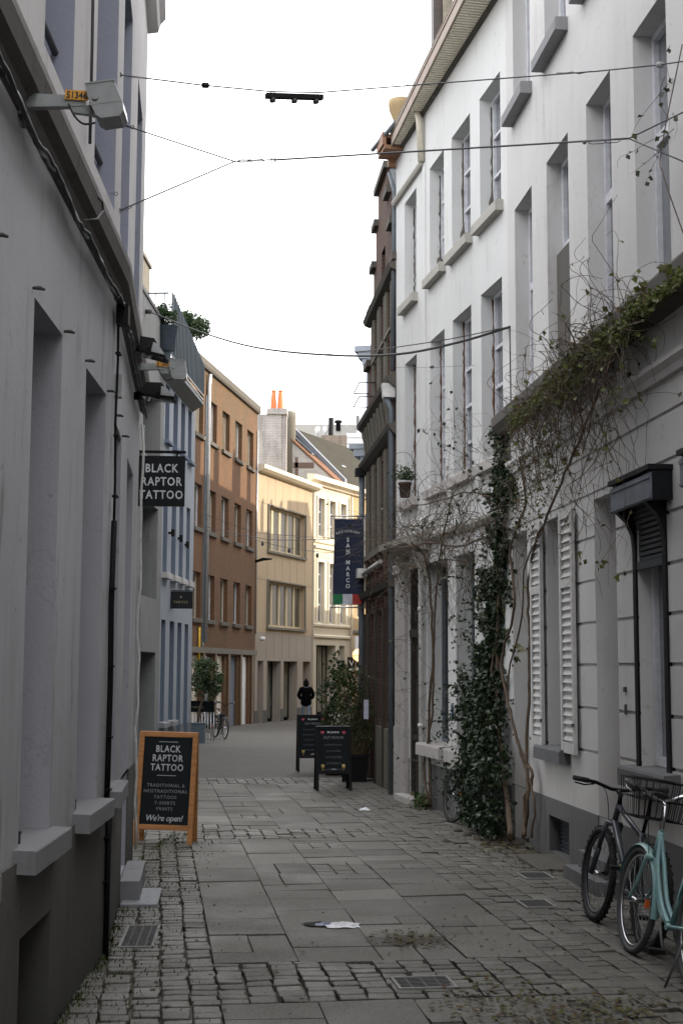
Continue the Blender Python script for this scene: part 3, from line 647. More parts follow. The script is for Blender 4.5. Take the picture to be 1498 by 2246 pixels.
# ================================================================== white corner house beyond
h = thing('corner_house', 'white house beyond the brick gable showing only its side wall and two projecting cornices', 'house', R4.P(1, 0), 'houses lining the street')
m = MB(); wall(m, R4, 0, 14, -.5, 7.5, [(1.2, 2.0, 4.2, 5.6, .2), (3.2, 4.0, 4.2, 5.6, .2), (1.2, 2.0, 6.3, 7.2, .2)], T=6); m.build('wall', 'pale_blue', h)
m = MB(); m.fb(R4, -.02, 14, 7.5, 7.62, -6, .08); m.fb(R4, -.04, 14, 7.62, 7.74, -6, .16); m.fb(R4, -.06, 14, 7.74, 7.86, -6, .22); m.build('cornice', 'pale_blue', h)
m = MB(); m.fb(R4, -.08, 14, 5.62, 5.74, -.3, .10); m.fb(R4, -.12, 14, 5.74, 5.88, -.3, .22); m.fb(R4, -.14, 14, 5.88, 5.97, -.3, .30); m.build('cornice', 'pale_blue', h)
for (a, b, c, d) in ((1.2, 2.0, 4.2, 5.6), (3.2, 4.0, 4.2, 5.6), (1.2, 2.0, 6.3, 7.2)): window(h, R4, a, b, c, d, .2, vs=(.5,))

# ================================================================== near house on the left, its front bends at LA/LB
h = thing('townhouse', 'near grey house on the left with a bent front and deep narrow windows', 'house', LA.P(-1, 0), 'houses lining the street')
lowA = [(-2.62, -1.88, .97, 3.53, .26), (-1.10, -.32, .97, 3.53, .26), (-4.3, -3.5, .97, 3.53, .26), (-6, -5.2, .97, 3.53, .26), (-7.8, -7, .97, 3.53, .26), (-2.62, -1.86, -.05, .60, .16)]
lowB = [(.30, 1.05, .97, 3.47, .22), (1.94, 2.95, .14, 3.47, .26)]
upA = [(-2.57, -1.78, 4.80, 6.9, .3), (-1.01, -.15, 4.80, 6.9, .3), (-4.2, -3.4, 4.8, 6.9, .3), (-5.9, -5.1, 4.8, 6.9, .3)]; upB = [(.31, 1.34, 4.80, 6.84, .3), (2.37, 3.30, 4.80, 6.84, .3)]
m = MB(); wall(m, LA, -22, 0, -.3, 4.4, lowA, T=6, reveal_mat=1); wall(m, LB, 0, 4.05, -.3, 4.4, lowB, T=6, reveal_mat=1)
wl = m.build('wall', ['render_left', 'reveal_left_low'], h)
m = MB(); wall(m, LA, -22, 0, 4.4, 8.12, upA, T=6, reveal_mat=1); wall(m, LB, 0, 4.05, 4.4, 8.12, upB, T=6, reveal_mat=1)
m.build('wall', ['render_left_upper', 'reveal_sky_tint'], h)
plinth(h, LA, -22, 0, -.3, .94, [o for o in lowA], 'plinth_left', .018); plinth(h, LB, 0, 4.05, -.3, .94, lowB, 'plinth_left', .018)
cor = [(0, 4.235), (.025, 4.25), (.04, 4.31), (.085, 4.345), (.092, 4.455), (.0, 4.50)]
profile(h, LA, -22, .01, cor, 'dirt_and_shade', 'cornice'); profile(h, LB, -.01, 4.07, cor, 'dirt_and_shade', 'cornice')
cap = [(0, 4.502), (.092, 4.457), (.100, 4.48), (.015, 4.645), (0, 4.66)]
profile(h, LA, -22, .01, cap, 'render_left_upper', 'cornice'); profile(h, LB, -.01, 4.07, cap, 'render_left_upper', 'cornice')
eav = [(0, 8.06), (.10, 8.08), (.12, 8.16), (.17, 8.22), (.17, 8.5), (.19, 8.52), (.19, 8.8), (-.1, 8.9)]
profile(h, LA, -22, .01, eav, 'render_left_upper', 'eaves_moulding'); profile(h, LB, -.01, 4.10, eav, 'render_left_upper', 'eaves_moulding')
for fr, ol in ((LA, lowA[:5]), (LB, lowB[:1])):
    for (a, b, c, d, dep) in ol:
        window(h, fr, a, b, c, d, dep, glass='glass_dark', frame='reveal_left_low', fw=.06)
        sm_ = MB(); sm_.prism([(-dep+.05, .91), (.0, .89), (.10, .885), (.10, .985), (.096, .99), (-dep+.05, 1.0)], fr.n, UP, fr.P(a-.10, 0, 0), fr.d*(b-a+.2)); sm_.build('window_sill', 'sill_stone', h)
        tb = MB(); tb.lathe([(.014, 0), (.014, .05), (.018, .05), (.018, .062)], Matrix.Translation(fr.P(a+.13, .99, -.03)), 8); tb.build('shutter_stop', 'iron', h)
        for u in (a-.05, b+.04):
            tb = MB(); tb.tube([fr.P(u, d+.03, 0), fr.P(u, d+.03, .035), fr.P(u+.01, d+.025, .055)], [.007, .010, .006], 6); tb.build('shutter_hook', 'iron', h)
for fr, ol in ((LA, upA), (LB, upB)):
    for (a, b, c, d, dep) in ol:
        window(h, fr, a, b, c, d, dep, glass='glass_grey', frame='reveal_sky_tint', fw=.07)
        tb = MB(); tb.tube([fr.P(a+.01, 5.12, -.10), fr.P(b-.01, 5.12, -.10)], .02, 8); tb.build('guard_rail', 'iron', h)
m = MB(); m.fb(LB, 1.95, 2.94, .14, 3.46, -.26, -.22); m.fb(LB, 1.95, 2.94, .14, .93, -.22, -.20); m.build('door', 'reveal_left_low', h)
m = MB(); m.fb(LB, 1.85, 3.0, -.3, .17, .02, .17); m.build('doorstep', 'sill_stone', h)
m = MB(); m.fb(LA, -2.62, -1.86, -.05, .6, -.16, -.15); m.build('cellar_window', 'dark_hole', h); m = MB(); m.fb(LA, -1.872, -1.862, -.05, .6, -.15, .016); m.fb(LA, -2.618, -2.608, -.05, .6, -.15, .016); m.fb(LA, -2.608, -1.872, .59, .599, -.15, .016); m.build('cellar_frame', 'plinth_left', h)
# old cables lying under the cornice
rc = random.Random(3)
for k in range(4):
    pts = []
    for i in range(60):
        u = -4+i*.09; fr = LA if u < 0 else LB
        pts.append(fr.P(u, 4.20-.014*k+rc.uniform(-.012, .012)-.02*math.sin(i*.5+k), .035+.012*k+rc.uniform(-.004, .006)))
    for i in range(30):
        pts.append(LB.P(1.4+i*.085, 4.19-.012*k+rc.uniform(-.010, .010), .035+.012*k))
    m = MB(); m.tube(pts, .009+.002*(k % 2), 5); m.build('old_cable', 'cable' if k != 2 else 'lamp_grey', h)
m = MB(); lp_ = []
for q_ in ((183, 484), (205, 480), (219, 462), (217, 443), (208, 434)):
    u_, z_ = LA.uz(q_[0], q_[1], .13); lp_.append(LA.P(u_, z_, .13+.02*(q_[0] > 200)))
m.tube(lp_, .006, 6); m.build('old_cable', 'cable', h)
m = MB(); P0 = lambda z: LA.P(-.045, z, .028)
pts = [P0(4.1)]+[P0(z)+Vector((.004*math.sin(z*7), 0, 0)) for z in (3.8, 3.4, 3.0, 2.75)]; m.tube(pts, .009, 6)
m.tube([P0(z)+Vector((.003*math.sin(z*5), 0, 0)) for z in (2.75, 2.2, 1.7, 1.2, .95)], .019, 8)
m.tube([LA.P(-.045, .95, .04), LA.P(-.045, .5, .04), LA.P(-.045, -.05, .04)], .019, 8)
for z in (3.85, 3.3, 2.9, 2.3, 1.8, 1.35, 1.02, .72, .45): m.fb(LA, -.085, -.005, z, z+.014, .018, .052)
m.build('downlead', 'black_metal', h)
m = MB(); m.fb(LA, -.10, -.0, 4.05, 4.18, .02, .10); m.build('junction_box', 'black_metal', h)
m = MB(); m.fb(LB, .09, .17, 3.60, 3.75, .0, .05); m.build('junction_box', 'lamp_grey', h)
m = MB(); m.tube([LA.P(-2.28, 8.1, .02), LA.P(-1.55, 6.3, .02), LA.P(-1.42, 5.4, .02), LA.P(-1.40, 4.78, .03)], .010, 6)
m = MB(); m.tube([LA.P(-1.38, 8.05, .02), LA.P(-1.385, 7, .03), LA.P(-1.36, 6.2, .02), LA.P(-1.37, 5.4, .03), LA.P(-1.36, 4.78, .03)], .010, 6); m.build('wall_cable', 'cable', h)
for k in range(2):
    rr2 = random.Random(k); m = MB(); m.tube([LB.P(4.0-.03*k, 4.1-.22*i, .03+rr2.uniform(-.01, .02)) for i in range(19)], .009+.004*k, 6); m.build('wall_cable', 'pipe_white' if k else 'lamp_grey', h)

# ================================================================== concrete house, left
h = thing('concrete_house', 'bare concrete fronted house with a dark blue door recess, left of the pale blue house', 'house', L2.P(-2, 0), 'houses lining the street')
ops = [(-2.71, -.59, -.35, 2.15, .4), (-2.87, -.62, 3.38, 5.5, .45), (-2.95, -.5, 6.55, 8.2, .45)]
m = MB(); wall(m, L2, -16, 0, -.5, 10.03, ops+[(-6, -4.6, 3.4, 5.5, .3), (-9, -7.6, 3.4, 5.5, .3), (-6, -4.6, 0, 2.2, .3)], T=6); m.build('wall', 'concrete', h)
m = MB(); m.fb(L2, -16, .02, 10.03, 10.12, -.35, .03); m.build('coping', 'iron', h)
m = MB(); m.fb(L2, -2.7, -.6, -.35, 2.14, -.4, -.36); m.build('door', 'blue_dark', h)
for (a, b, c, d) in ((-2.87, -.62, 3.38, 5.5), (-2.95, -.5, 6.55, 8.2), (-6, -4.6, 3.4, 5.5), (-9, -7.6, 3.4, 5.5)): window(h, L2, a, b, c, d, .45 if a > -3 else .3, glass='glass', frame='zinc', fw=.05)
m = MB(); g = shifted(L2, -.55); wall(m, g, -9, .8, 10.0, 11.75, [(-8, -6.6, 10.2, 11.2, .2)], T=5); m.fb(g, -9, .84, 11.75, 11.84, -5, .05); m.build('upper_storey', 'stone_old', h)

# ================================================================== pale blue house
h = thing('blue_house', 'pale blue rendered house with narrow windows under a grey metal roof terrace', 'house', L3.P(-2.3, -.25), 'houses lining the street')
cl = [(-4.50, -3.95), (-3.38, -2.75), (-2.27, -1.68), (-1.18, -.62)]
z1a, z1b, z2a, z2b = 7.30, 8.70, 4.08, 6.05
ops = [(a, b, z1a, z1b, .28) for a, b in cl]+[(a, b, z2a, z2b, .28) for a, b in cl]+[(a, b, .5 if i < 2 else -.3, 2.95, .28) for i, (a, b) in enumerate(cl)]
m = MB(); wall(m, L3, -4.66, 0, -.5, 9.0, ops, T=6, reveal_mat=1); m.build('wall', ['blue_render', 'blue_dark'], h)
plinth(h, L3, -4.6, 0, -.5, .35, ops, 'blue_plinth', .012)
for i, (a, b) in enumerate(cl):
    window(h, L3, a, b, z1a, z1b, .28, glass='glass', frame='blue_dark', fw=.05); window(h, L3, a, b, z2a, z2b, .28, glass='glass', frame='blue_dark', fw=.05)
    sill(h, L3, a-.07, b+.07, z1a, .08, .12, 'blue_dark', dep=.28); sill(h, L3, a-.09, b+.09, z2a, .14, .14, 'concrete_pale', dep=.28)
    if i < 2: window(h, L3, a, b, .5, 2.95, .28, glass='glass', frame='blue_dark', fw=.05); sill(h, L3, a-.09, b+.09, .5, .12, .14, 'sill_stone', dep=.28)
    else: m = MB(); m.fb(L3, a+.005, b-.005, -.3, 2.94, -.28, -.24); m.build('door', 'blue_dark', h)
# terrace of standing seam metal panels
w0, w1 = .02, .30
m = MB(); m.prism([(0, 8.72), (w1, 8.92), (w1, 9.0), (-.3, 9.0), (-.3, 8.72)], L3.n, UP, L3.P(-5.4, 0, 0), L3.d*4.85); tr = m.build('terrace_edge', 'panel_metal', h)
m = MB(); n = 24
for k in range(n):
    a = -5.4+k*4.85/n; b = a+4.85/n-.012; zt = 10.72-.70*(k+.5)/n
    m.fb(L3, a, b, 9.22, zt, w1-.03, w1); m.fb(L3, b-.02, b+.006, 9.22, zt, w1, w1+.02)
m.fb(L3, -5.4, -5.37, 9.0, 9.9, -1.2, w1-.03)
m.build('terrace_panel', 'panel_metal', h)
m = MB()
for z in (9.06, 9.18): m.tube([L3.P(-5.4, z, w1-.01), L3.P(-.55, z, w1-.01)], .018, 6)
m.build('terrace_rail', 'galvanised', h)
m = MB(); m.tube([L3.P(-5.4, 10.70, w1-.1), L3.P(-5.4, 10.70, -2.0)], .022, 6)
for k in range(8): m.tube([L3.P(-5.4, 9.9, .1-k*.22), L3.P(-5.4, 10.70, .1-k*.22)], .014, 5)
m.build('terrace_railing', 'panel_metal', h)

# ================================================================== red brick house
h = thing('brick_house', 'red brick house of four storeys with a mossy coping and brown posts at street level', 'house', L4.P(-4, -.4), 'houses lining the street')
cc = [-9.42, -7.45, -5.45, -3.36, -1.30]; rows = [(9.95, 11.45), (6.66, 8.2), (3.50, 5.12)]
ops = [(c-.58, c+.58, a, b, .22) for c in cc for a, b in rows]
sh_ = [(-9.9, -8.75), (-8.25, -7.15), (-6.45, -5.2), (-4.3, -3.15), (-2.35, -1.15)]
ops += [(a, b, -.6, 2.25, .14) for a, b in sh_]
m = MB(); wall(m, L4, -10.6, 0, -.6, 12.45, ops, T=7); m.build('wall', 'brick_red', h)
profile(h, L4, -10.6, .05, [(0, 12.40), (.10, 12.42), (.14, 12.5), (.14, 12.72), (-.2, 12.78), (-.2, 12.4)], 'stone_dark', 'coping')
m = MB(); m.fb(L4, -10.6, 0, 2.32, 2.52, .0, .10); m.build('lintel', 'stone_old', h)
for i, c in enumerate(cc):
    for j, (a, b) in enumerate(rows):
        window(h, L4, c-.58, c+.58, a, b, .22, glass='glass_far', frame='window_paint' if (i+j) % 2 else 'window_paint_beige', vs=(.42,) if i % 2 else (.5,), fw=.05, bw=.06)
        sill(h, L4, c-.66, c+.66, a, .14, .10, 'stone_dark', dep=.2)
m = MB()
for (a, b) in ((-10.6, -9.92), (-8.72, -8.28), (-7.12, -6.48), (-5.17, -4.33), (-3.12, -2.38), (-1.12, -.35)): m = MB(); m.fb(L4, (a+b)/2-.13, (a+b)/2+.13, -.6, 2.31, .0, .09); m.build('timber_post', 'brown_post', h)
for i, (a, b) in enumerate(sh_):
    mt = ('window_paint_beige', 'zinc', 'window_paint_beige', 'blue_dark', 'window_paint')[i]
    m = MB(); m.fb(L4, a+.01, b-.01, -.6, 2.24, -.14, -.10)
    if i in (1, 2): m.fb(L4, a+.2, b-.2, .3, 1.7, -.10, -.08)
    if i == 4:
        for k in range(26): m.fb(L4, a+.03, b-.35, -.4+k*.1, -.4+k*.1+.085, -.10, -.08)
    m.build('shop_panel', mt, h)
m = MB(); m.tube([L4.P(-8.42, 12.3, .12), L4.P(-8.42, 11.9, .09), L4.P(-8.42, 2.7, .09)], .075, 8); m.build('downpipe', 'galvanised', h)
m = MB(); m.fb(L4, -8.62, -8.5, 2.55, 11.5, .0, .05); m.build('downpipe', 'pipe_slate', h)
m = MB(); m.tube([L4.P(-9.1, 3.2, .05), L4.P(-9.1, 1.9, .05)], .045, 6); m.build('gas_pipe', 'yellow_pipe', h)
m = MB(); m.tube([L4.P(-.08, 11.7, .04), L4.P(-.08, 3.2, .04)], .03, 6); m.build('downpipe', 'galvanised', h)

# ================================================================== yellow panelled building
h = thing('office_building', 'yellowish panel fronted building with two bands of windows and a thin projecting roof slab', 'building', L5.P(3.4, -.45), 'houses lining the street')
bands = [(1.30, 5.80, 6.78, 8.70, .22), (1.30, 5.80, 3.54, 5.48, .22)]
g5 = [(.31, .96, -.6, 2.1, .45), (1.37, 2.96, -.6, 2.1, .45), (3.28, 4.97, -.6, 2.1, .45), (5.67, 6.68, -.6, 2.1, .45)]
m = MB(); wall(m, L5, 0, 6.80, 3.30, 10.0, bands, T=7); m.build('wall', 'panel_yellow', h)
m = MB(); wall(m, L5, 0, 6.80, -.6, 3.30, g5, T=7); m.build('wall', 'panel_grey', h)
m = MB()
for u in (1.22, 2.12, 3.02, 3.92, 4.82, 5.86):
    for (a, b) in ((8.75, 10.0), (5.55, 6.7), (2.2, 3.4)): m.fb(L5, u, u+.018, a, b, .0, .003)
for z in (8.73, 5.50): 
    for (a, b) in ((.0, 1.2), (5.88, 6.8)): m.fb(L5, a, b, z, z+.02, .0, .003)
m.build('panel_joint', 'stone_old', h)
profile(h, L5, -.05, 7.1, [(0, 9.98), (.22, 10.02), (.36, 10.12), (.38, 10.28), (0, 10.32)], 'cornice_cream', 'roof_slab')
for (a, b, c, d, dep) in bands:
    window(h, L5, a, b, c, d, dep, glass='glass_far', frame='stone_pale', vs=(.2, .4, .6, .8), fw=.10, bw=.22)
    m = MB(); m.fb(L5, a-.1, b+.1, c-.10, c, .0, .10); m.fb(L5, a-.06, a, c, d+.06, .0, .07); m.fb(L5, b, b+.06, c, d+.06, .0, .07); m.fb(L5, a, b, d, d+.06, .0, .07); m.build('window_surround', 'stone_old', h)
for i, (a, b, c, d, dep) in enumerate(g5):
    if i in (1, 2): window(h, L5, a, b, c+.2, d, dep, glass='glass_shop', frame='black_paint', vs=(.45,), fw=.06)
    else: m = MB(); m.fb(L5, a+.01, b-.01, c, d-.01, -dep, -dep+.05); m.build('door', 'panel_grey', h)
plinth(h, L5, 0, 6.8, -.6, .05, g5, 'plinth_grey', .02)
m = MB(); m.lathe([(.04, 0), (.09, .02), (.09, .2), (.05, .24)], Matrix.Translation(L5.P(.15, 3.0, .14)) @ Matrix.Rotation(R(90), 4, 'Y'), 10); m.build('security_camera', 'pipe_white', h)

# ================================================================== cream house
h = thing('cream_house', 'cream painted house with three narrow window columns and a heavy white cornice', 'house', L6.P(2, -.5), 'houses lining the street')
c6 = [(.40, 1.10), (1.66, 2.33), (2.91, 3.56)]
ops = [(a, b, 7.96, 9.75, .2) for a, b in c6]+[(a, b, 3.92, 6.75, .2) for a, b in c6]
g6 = [(.34, 2.46, -.6, 2.88, .5), (2.87, 3.51, .6, 2.88, .3)]
m = MB(); wall(m, L6, 0, 4.12, 3.6, 10.35, ops, T=6); m.build('wall', 'cream', h)
m = MB(); wall(m, L6, 0, 4.12, -.6, 3.6, g6, T=6); m.build('wall', 'cream_base', h)
for (a, b) in c6:
    window(h, L6, a, b, 7.96, 9.75, .2, glass='glass_far', frame='window_paint', vs=(.5,), hs=(.33, .66)); window(h, L6, a, b, 3.92, 6.75, .2, glass='glass_far', frame='window_paint', vs=(.5,), hs=(.3, .55, .8))
    m = MB()
    for (x0, x1) in ((a-.12, a), (b, b+.12)): m.fb(L6, x0, x1, 7.9, 9.85, .0, .05); m.fb(L6, x0, x1, 3.9, 6.85, .0, .05)
    m.fb(L6, a, b, 9.76, 9.85, .0, .05); m.fb(L6, a, b, 6.76, 6.85, .0, .05); m.build('window_surround', 'cornice_cream', h)
for z in (7.62, 7.35, 3.72, 3.2): profile(h, L6, 0, 4.12, [(0, z), (.08, z+.03), (.10, z+.12), (0, z+.16)], 'cornice_cream', 'moulding')
profile(h, L6, -.75, 4.2, [(0, 10.30), (.12, 10.33), (.18, 10.42), (.38, 10.5), (.40, 10.72), (0, 10.76)], 'cornice_cream', 'cornice')
window(h, L6, .34, 2.46, -.3, 2.88, .5, glass='glass_shop', frame='black_paint', vs=(.25, .5, .75), fw=.07)
window(h, L6, 2.87, 3.51, .6, 2.88, .3, glass='glass_far', frame='window_paint')
m = MB(); m.fb(L6, .2, 2.6, -.6, -.36, .0, .35); m.build('doorstep', 'concrete_pale', h)
tube_obj(h, [L6.P(4.05, 10.2, .12), L6.P(4.05, -.5, .12)], .06, 'window_paint_beige', 'downpipe')

h = thing('tan_house', 'tan fronted house at the far bend half hidden behind the blue restaurant banner', 'house', L6.P(8, -.5), 'houses lining the street')
ops = [(a, a+.75, z, z+1.7, .2) for a in (4.9, 6.3, 7.7, 9.1, 10.5) for z in (7.7, 4.3)]
m = MB(); wall(m, L6, 4.13, 20, -.8, 10.35, ops+[(5.0, 7.2, -.6, 2.4, .4), (8, 10.2, -.6, 2.4, .4)], T=6); m.build('wall', 'tan', h)
for o in ops: window(h, L6, o[0], o[1], o[2], o[3], .2, glass='glass_far', frame='window_paint_beige', vs=(.5,), hs=(.6,))
window(h, L6, 5.0, 7.2, -.6, 2.4, .4, glass='glass_shop', frame='dark_wood', vs=(.33, .66)); window(h, L6, 8, 10.2, -.6, 2.4, .4, glass='glass_shop', frame='dark_wood', vs=(.33, .66))
profile(h, L6, 4.22, 20, [(0, 10.30), (.12, 10.33), (.18, 10.42), (.38, 10.5), (.40, 10.70), (0, 10.74)], 'cornice_cream', 'cornice')
profile(h, L6, 4.2, 20, [(0, 3.5), (.08, 3.52), (.10, 3.66), (0, 3.7)], 'stone_old', 'moulding')

# ================================================================== roofs behind the yellow and cream fronts
h = thing('pitched_roof_house', 'house with a mossy tiled roof and twin chimney stacks rising behind the yellow building', 'house', L6.P(8, 0, -4), 'houses lining the street')
def roofquad(m, u0, u1, wa, za, wb, zb, t=.12):
    P = L6.P
    m.hexa([P(u0, za-t, wa), P(u1, za-t, wa), P(u1, zb-t, wb), P(u0, zb-t, wb), P(u0, za, wa), P(u1, za, wa), P(u1, zb, wb), P(u0, zb, wb)])
m = MB(); m.prism([(-6.4, 9), (-.35, 9), (-.35, 10.9), (-3.25, 13.45), (-6.4, 10.9)], L6.n, UP, L6.P(3.05, 0, 0), L6.d*.3); m.build('gable_wall', 'brick_grey', h)
m = MB(); roofquad(m, 3.0, 3.9, -.25, 10.95, -3.2, 13.6); roofquad(m, 3.0, 3.9, -6.4, 10.95, -3.2, 13.6); m.build('roof', 'roof_tiles', h)
m = MB(); roofquad(m, 3.9, 4.15, -.2, 11.10, -3.1, 13.95, .3); m.build('party_wall', 'lead_flashing', h)
m = MB(); roofquad(m, 4.15, 30, -.25, 10.95, -3.1, 13.86); roofquad(m, 4.15, 30, -6.4, 10.95, -3.1, 13.86); m.build('roof', 'roof_moss', h)
for (u, w) in ((3.35, -1.75), (6.3, -1.4), (9.0, -1.0)):
    s_ = (13.6-10.95)/(-2.95); z = 10.95+(w+.25)*s_+(.0 if u < 4 else .05)
    m = MB(); m.hexa([L6.P(u-.02, z+.05, w), L6.P(u+.42, z+.05, w), L6.P(u+.42, z+.05+.95, w-1.05), L6.P(u-.02, z+.05+.95, w-1.05), L6.P(u-.02, z+.1, w), L6.P(u+.42, z+.1, w), L6.P(u+.42, z+1.05, w-1.05), L6.P(u-.02, z+1.05, w-1.05)]); m.build('skylight', 'glass', h)
a = at_depth(566, 905, 65.0); b = at_depth(628, 905, 65.0)
m = MB(); m.box(a.x-.2, b.x-.22, 64.6, 65.6, 9, a.z-.15); m.box(b.x-.22, b.x+.03, 64.7, 65.5, 9, a.z-.15); m.box(a.x+.45, b.x+.06, 64.5, 65.7, a.z-.15, a.z+.12)
ch = m.build('chimney', 'brick_grey', h)
for px in (600, 615):
    p = at_depth(px, 908, 65.0); m = MB(); m.lathe([(.16, 0), (.15, .12), (.145, .3), (.10, .85), (.085, .9), (.11, .91), (.11, .97), (.06, .97)], Matrix.Translation((p.x, p.y, a.z+.12)), 14); m.build('chimney_pot', 'terracotta', ch)
p = at_depth(634, 940, 67.5); m = MB(); m.lathe([(.34, -2.5), (.34, .45), (.36, .5), (.36, .75), (.30, .85), (.1, .87)], Matrix.Translation((p.x, p.y, p.z)), 14); m.build('chimney', 'stone_old', h)
p = at_depth(668, 1022, 64); m = MB(); m.box(p.x-.55, p.x+.45, p.y-.1, p.y+.1, p.z-.10, p.z+.15); m.box(p.x-.45, p.x-.3, p.y-.1, p.y+.1, p.z-.8, p.z+.4); m.build('roof_beam', 'rust', h)

# white modern rooftops far behind
h = thing('apartment_block', 'white modern apartment block far behind the mossy roof with a railed roof terrace', 'building', (5, 100, 0))
a = at_depth(672, 940, 100); b = at_depth(815, 950, 100); c = at_depth(760, 918, 100)
m = MB(); m.box(c.x, b.x+8, 100, 112, 0, at_depth(760, 950, 100).z)
m.build('wall', 'white_far', h)
m = MB()
for k in range(9): z = at_depth(760, 950, 100).z-.35-k*.45; m.box(c.x-.01, b.x+8, 99.96, 99.985, z, z+.04)
m.build('cladding_joint', 'far_grey', h)
m = MB(); m.box(a.x-3, c.x+1.2, 103, 112, 0, at_depth(730, 931, 103).z); m.build('roof_storey', 'far_grey', h)
m = MB(); q = at_depth(783, 900, 101); m.box(q.x, q.x+8, 101, 108, 10, at_depth(790, 898, 101).z); m.build('stair_tower', 'white_far', h)
m = MB(); q0 = at_depth(781, 912, 100.9); q1 = at_depth(787, 943, 100.9); m.box(q0.x, q1.x, 100.88, 100.95, q1.z, q0.z); m.build('window', 'glass_dark', h)
m = MB(); T = at_depth(760, 902, 100); B = at_depth(760, 948, 100)
for px in (761, 780, 800): x = at_depth(px, 900, 100).x; m.tube([Vector((x, 100.2, B.z-.2)), Vector((x, 100.2, T.z))], .03, 4)
m.tube([Vector((T.x, 100.2, T.z)), Vector((T.x+2.5, 100.2, T.z))], .03, 4); m.build('terrace_railing', 'galvanised', h)
m = MB()
for px, dz in ((697, 0), (713, 0)): p = at_depth(px, 953, 88); m.lathe([(.12, -1.5), (.13, .1), (.19, .3), (.13, .5), (.05, .55)], Matrix.Translation(p), 8)
m.build('roof_cowl', 'galvanised', h)
m = MB(); p = at_depth(726, 950, 88); m.lathe([(.17, -1.5), (.17, 1.0)], Matrix.Translation(p), 10); p = at_depth(742, 931, 103); m.lathe([(.18, -.5), (.18, .1), (.3, .12), (.3, .3), (.1, .34)], Matrix.Translation(p), 10); m.build('roof_cowl', 'black_metal', h)
m = MB(); p = at_depth(735, 968, 86); m.box(p.x-.9, p.x+.75, 85.5, 86.5, p.z-2, p.z+.3); m.build('chimney', 'brick_chimney', h)

# unseen houses: right-hand ones added to block the low sun, one behind camera
h = thing('unseen_house', 'unseen tall house added behind the brick gable to shade the left fronts', 'house', (5, 30, 0), 'houses lining the street')
m = MB(); m.box(3.6, 9, 22.5, 41, -.5, 11.2); m.prism([(3.9, 11.2), (9, 11.2), (6.2, 16.2)], Vector((1, 0, 0)), UP, Vector((0, 22.5, 0)), Vector((0, 18.5, 0))); m.build('wall', 'concrete_pale', h)
R5 = Frame((2.1, 42), 10, 'R'); R6 = Frame(tuple(R5.P(22.5, 0).xy), 32, 'R')
h = thing('unseen_house', 'unseen row of houses opposite the brick house, roofline shaped to cast sun patches', 'house', R5.P(9, -.5), 'houses lining the street')
w5 = [(a, a+.9, z, z+1.6, .2) for a in (1, 3, 5, 7, 9, 11, 13, 15, 17) for z in (3.6, 6.6)]
m = MB(); wall(m, R5, 0, 22.5, -.7, 10.6, w5, T=6); m.build('wall', 'cream_base', h)
for o in w5: window(h, R5, *o, glass='glass_far', vs=(.5,))
for (a, b, rd) in ((0, 16.4, 13.9), (16.4, 20.0, 12.85), (20.0, 22.5, 14.3)): m = MB(); m.prism([(-.0, 10.6), (-6, 10.6), (-3, rd)], R5.n, UP, R5.P(a, 0, 0), R5.d*(b-a)); m.build('roof', 'roof_tiles', h)  # ridge notched to let a sun patch onto the yellow front
for (a, b, w_, z) in ((3.1, 3.9, -2.4, 14.9), (6.6, 7.3, -2.4, 15.3), (9.3, 9.9, -2.2, 14.8), (12.2, 13.4, -2.2, 15.2), (14.8, 15.3, -2.4, 15.0), (17.2, 17.35, -2.9, 14.2), (18.1, 18.25, -2.9, 14.2), (19.2, 19.4, -2.9, 14.2)): m = MB(); m.fb(R5, a, b, 11, z, w_-.7, w_); m.build('chimney', 'brick_old', h)  # unseen stacks added to break the sun on the far fronts into patches
h = thing('unseen_house', 'unseen lower houses opposite the cream house, kept low to let sun in', 'house', R6.P(9, -.6), 'houses lining the street')
m = MB(); wall(m, R6, 0, 20, -.8, 8.0, [(a, a+.9, 3.8, 5.6, .2) for a in (1, 3, 5, 7, 9)], T=6); m.build('wall', 'tan', h)
m = MB(); m.prism([(0, 8.0), (-6, 8.0), (-3, 9.6)], R6.n, UP, R6.P(0, 0, 0), R6.d*20); m.build('roof', 'roof_tiles', h)
h = thing('unseen_house', 'plain rendered house closing the street behind the photographer', 'house', (0, -18, 0), 'houses lining the street')
m = MB(); m.box(-14, 16, -28, -18, -.5, 9.5); m.build('wall', 'concrete_pale', h)
m = MB(); m.prism([(-8, 10.3), (.0, 10.3), (-4, 12.8)], R1.n, UP, R1.P(-15, 0, 0), R1.d*30); m.build('roof', 'roof_tiles', bpy.data.objects['townhouse'])  # unseen roof, ridge raised to keep the sun off the left house

# ================================================================== ground
def gzc(Y): return gz(min(Y, 80))
m, t, b = new_mat('street_base'); v = pos(t)
sp = t.nodes.new('ShaderNodeSeparateXYZ'); t.links.new(v, sp.inputs[0])
br = t.nodes.new('ShaderNodeTexBrick'); br.offset = .5
for k_, val in (('Scale', 1.0), ('Mortar Size', .012), ('Mortar Smooth', .3), ('Brick Width', .22), ('Row Height', .15)): br.inputs[k_].default_value = val
br.inputs['Color1'].default_value = (.085, .081, .070, 1); br.inputs['Color2'].default_value = (.058, .056, .048, 1); br.inputs['Mortar'].default_value = (.035, .032, .028, 1)
t.links.new(v, br.inputs['Vector'])
near = mixc(t, ramp(t, noise(t, v, 5, 5, .7), .4, .62), (.078, .071, .058), (.062, .068, .036))
near = mixc(t, ramp(t, noise(t, v, 60, 3), .4, .7, 0, .6), near, (.06, .055, .048))
far = mixc(t, ramp(t, noise(t, v, .8, 4), .35, .7, 0, .5), br.outputs[0], (.068, .066, .058))
t.links.new(mixc(t, ramp(t, sp.outputs[1], 23.8, 24.2), near, far), b.inputs['Base Color']); b.inputs['Roughness'].default_value = .8
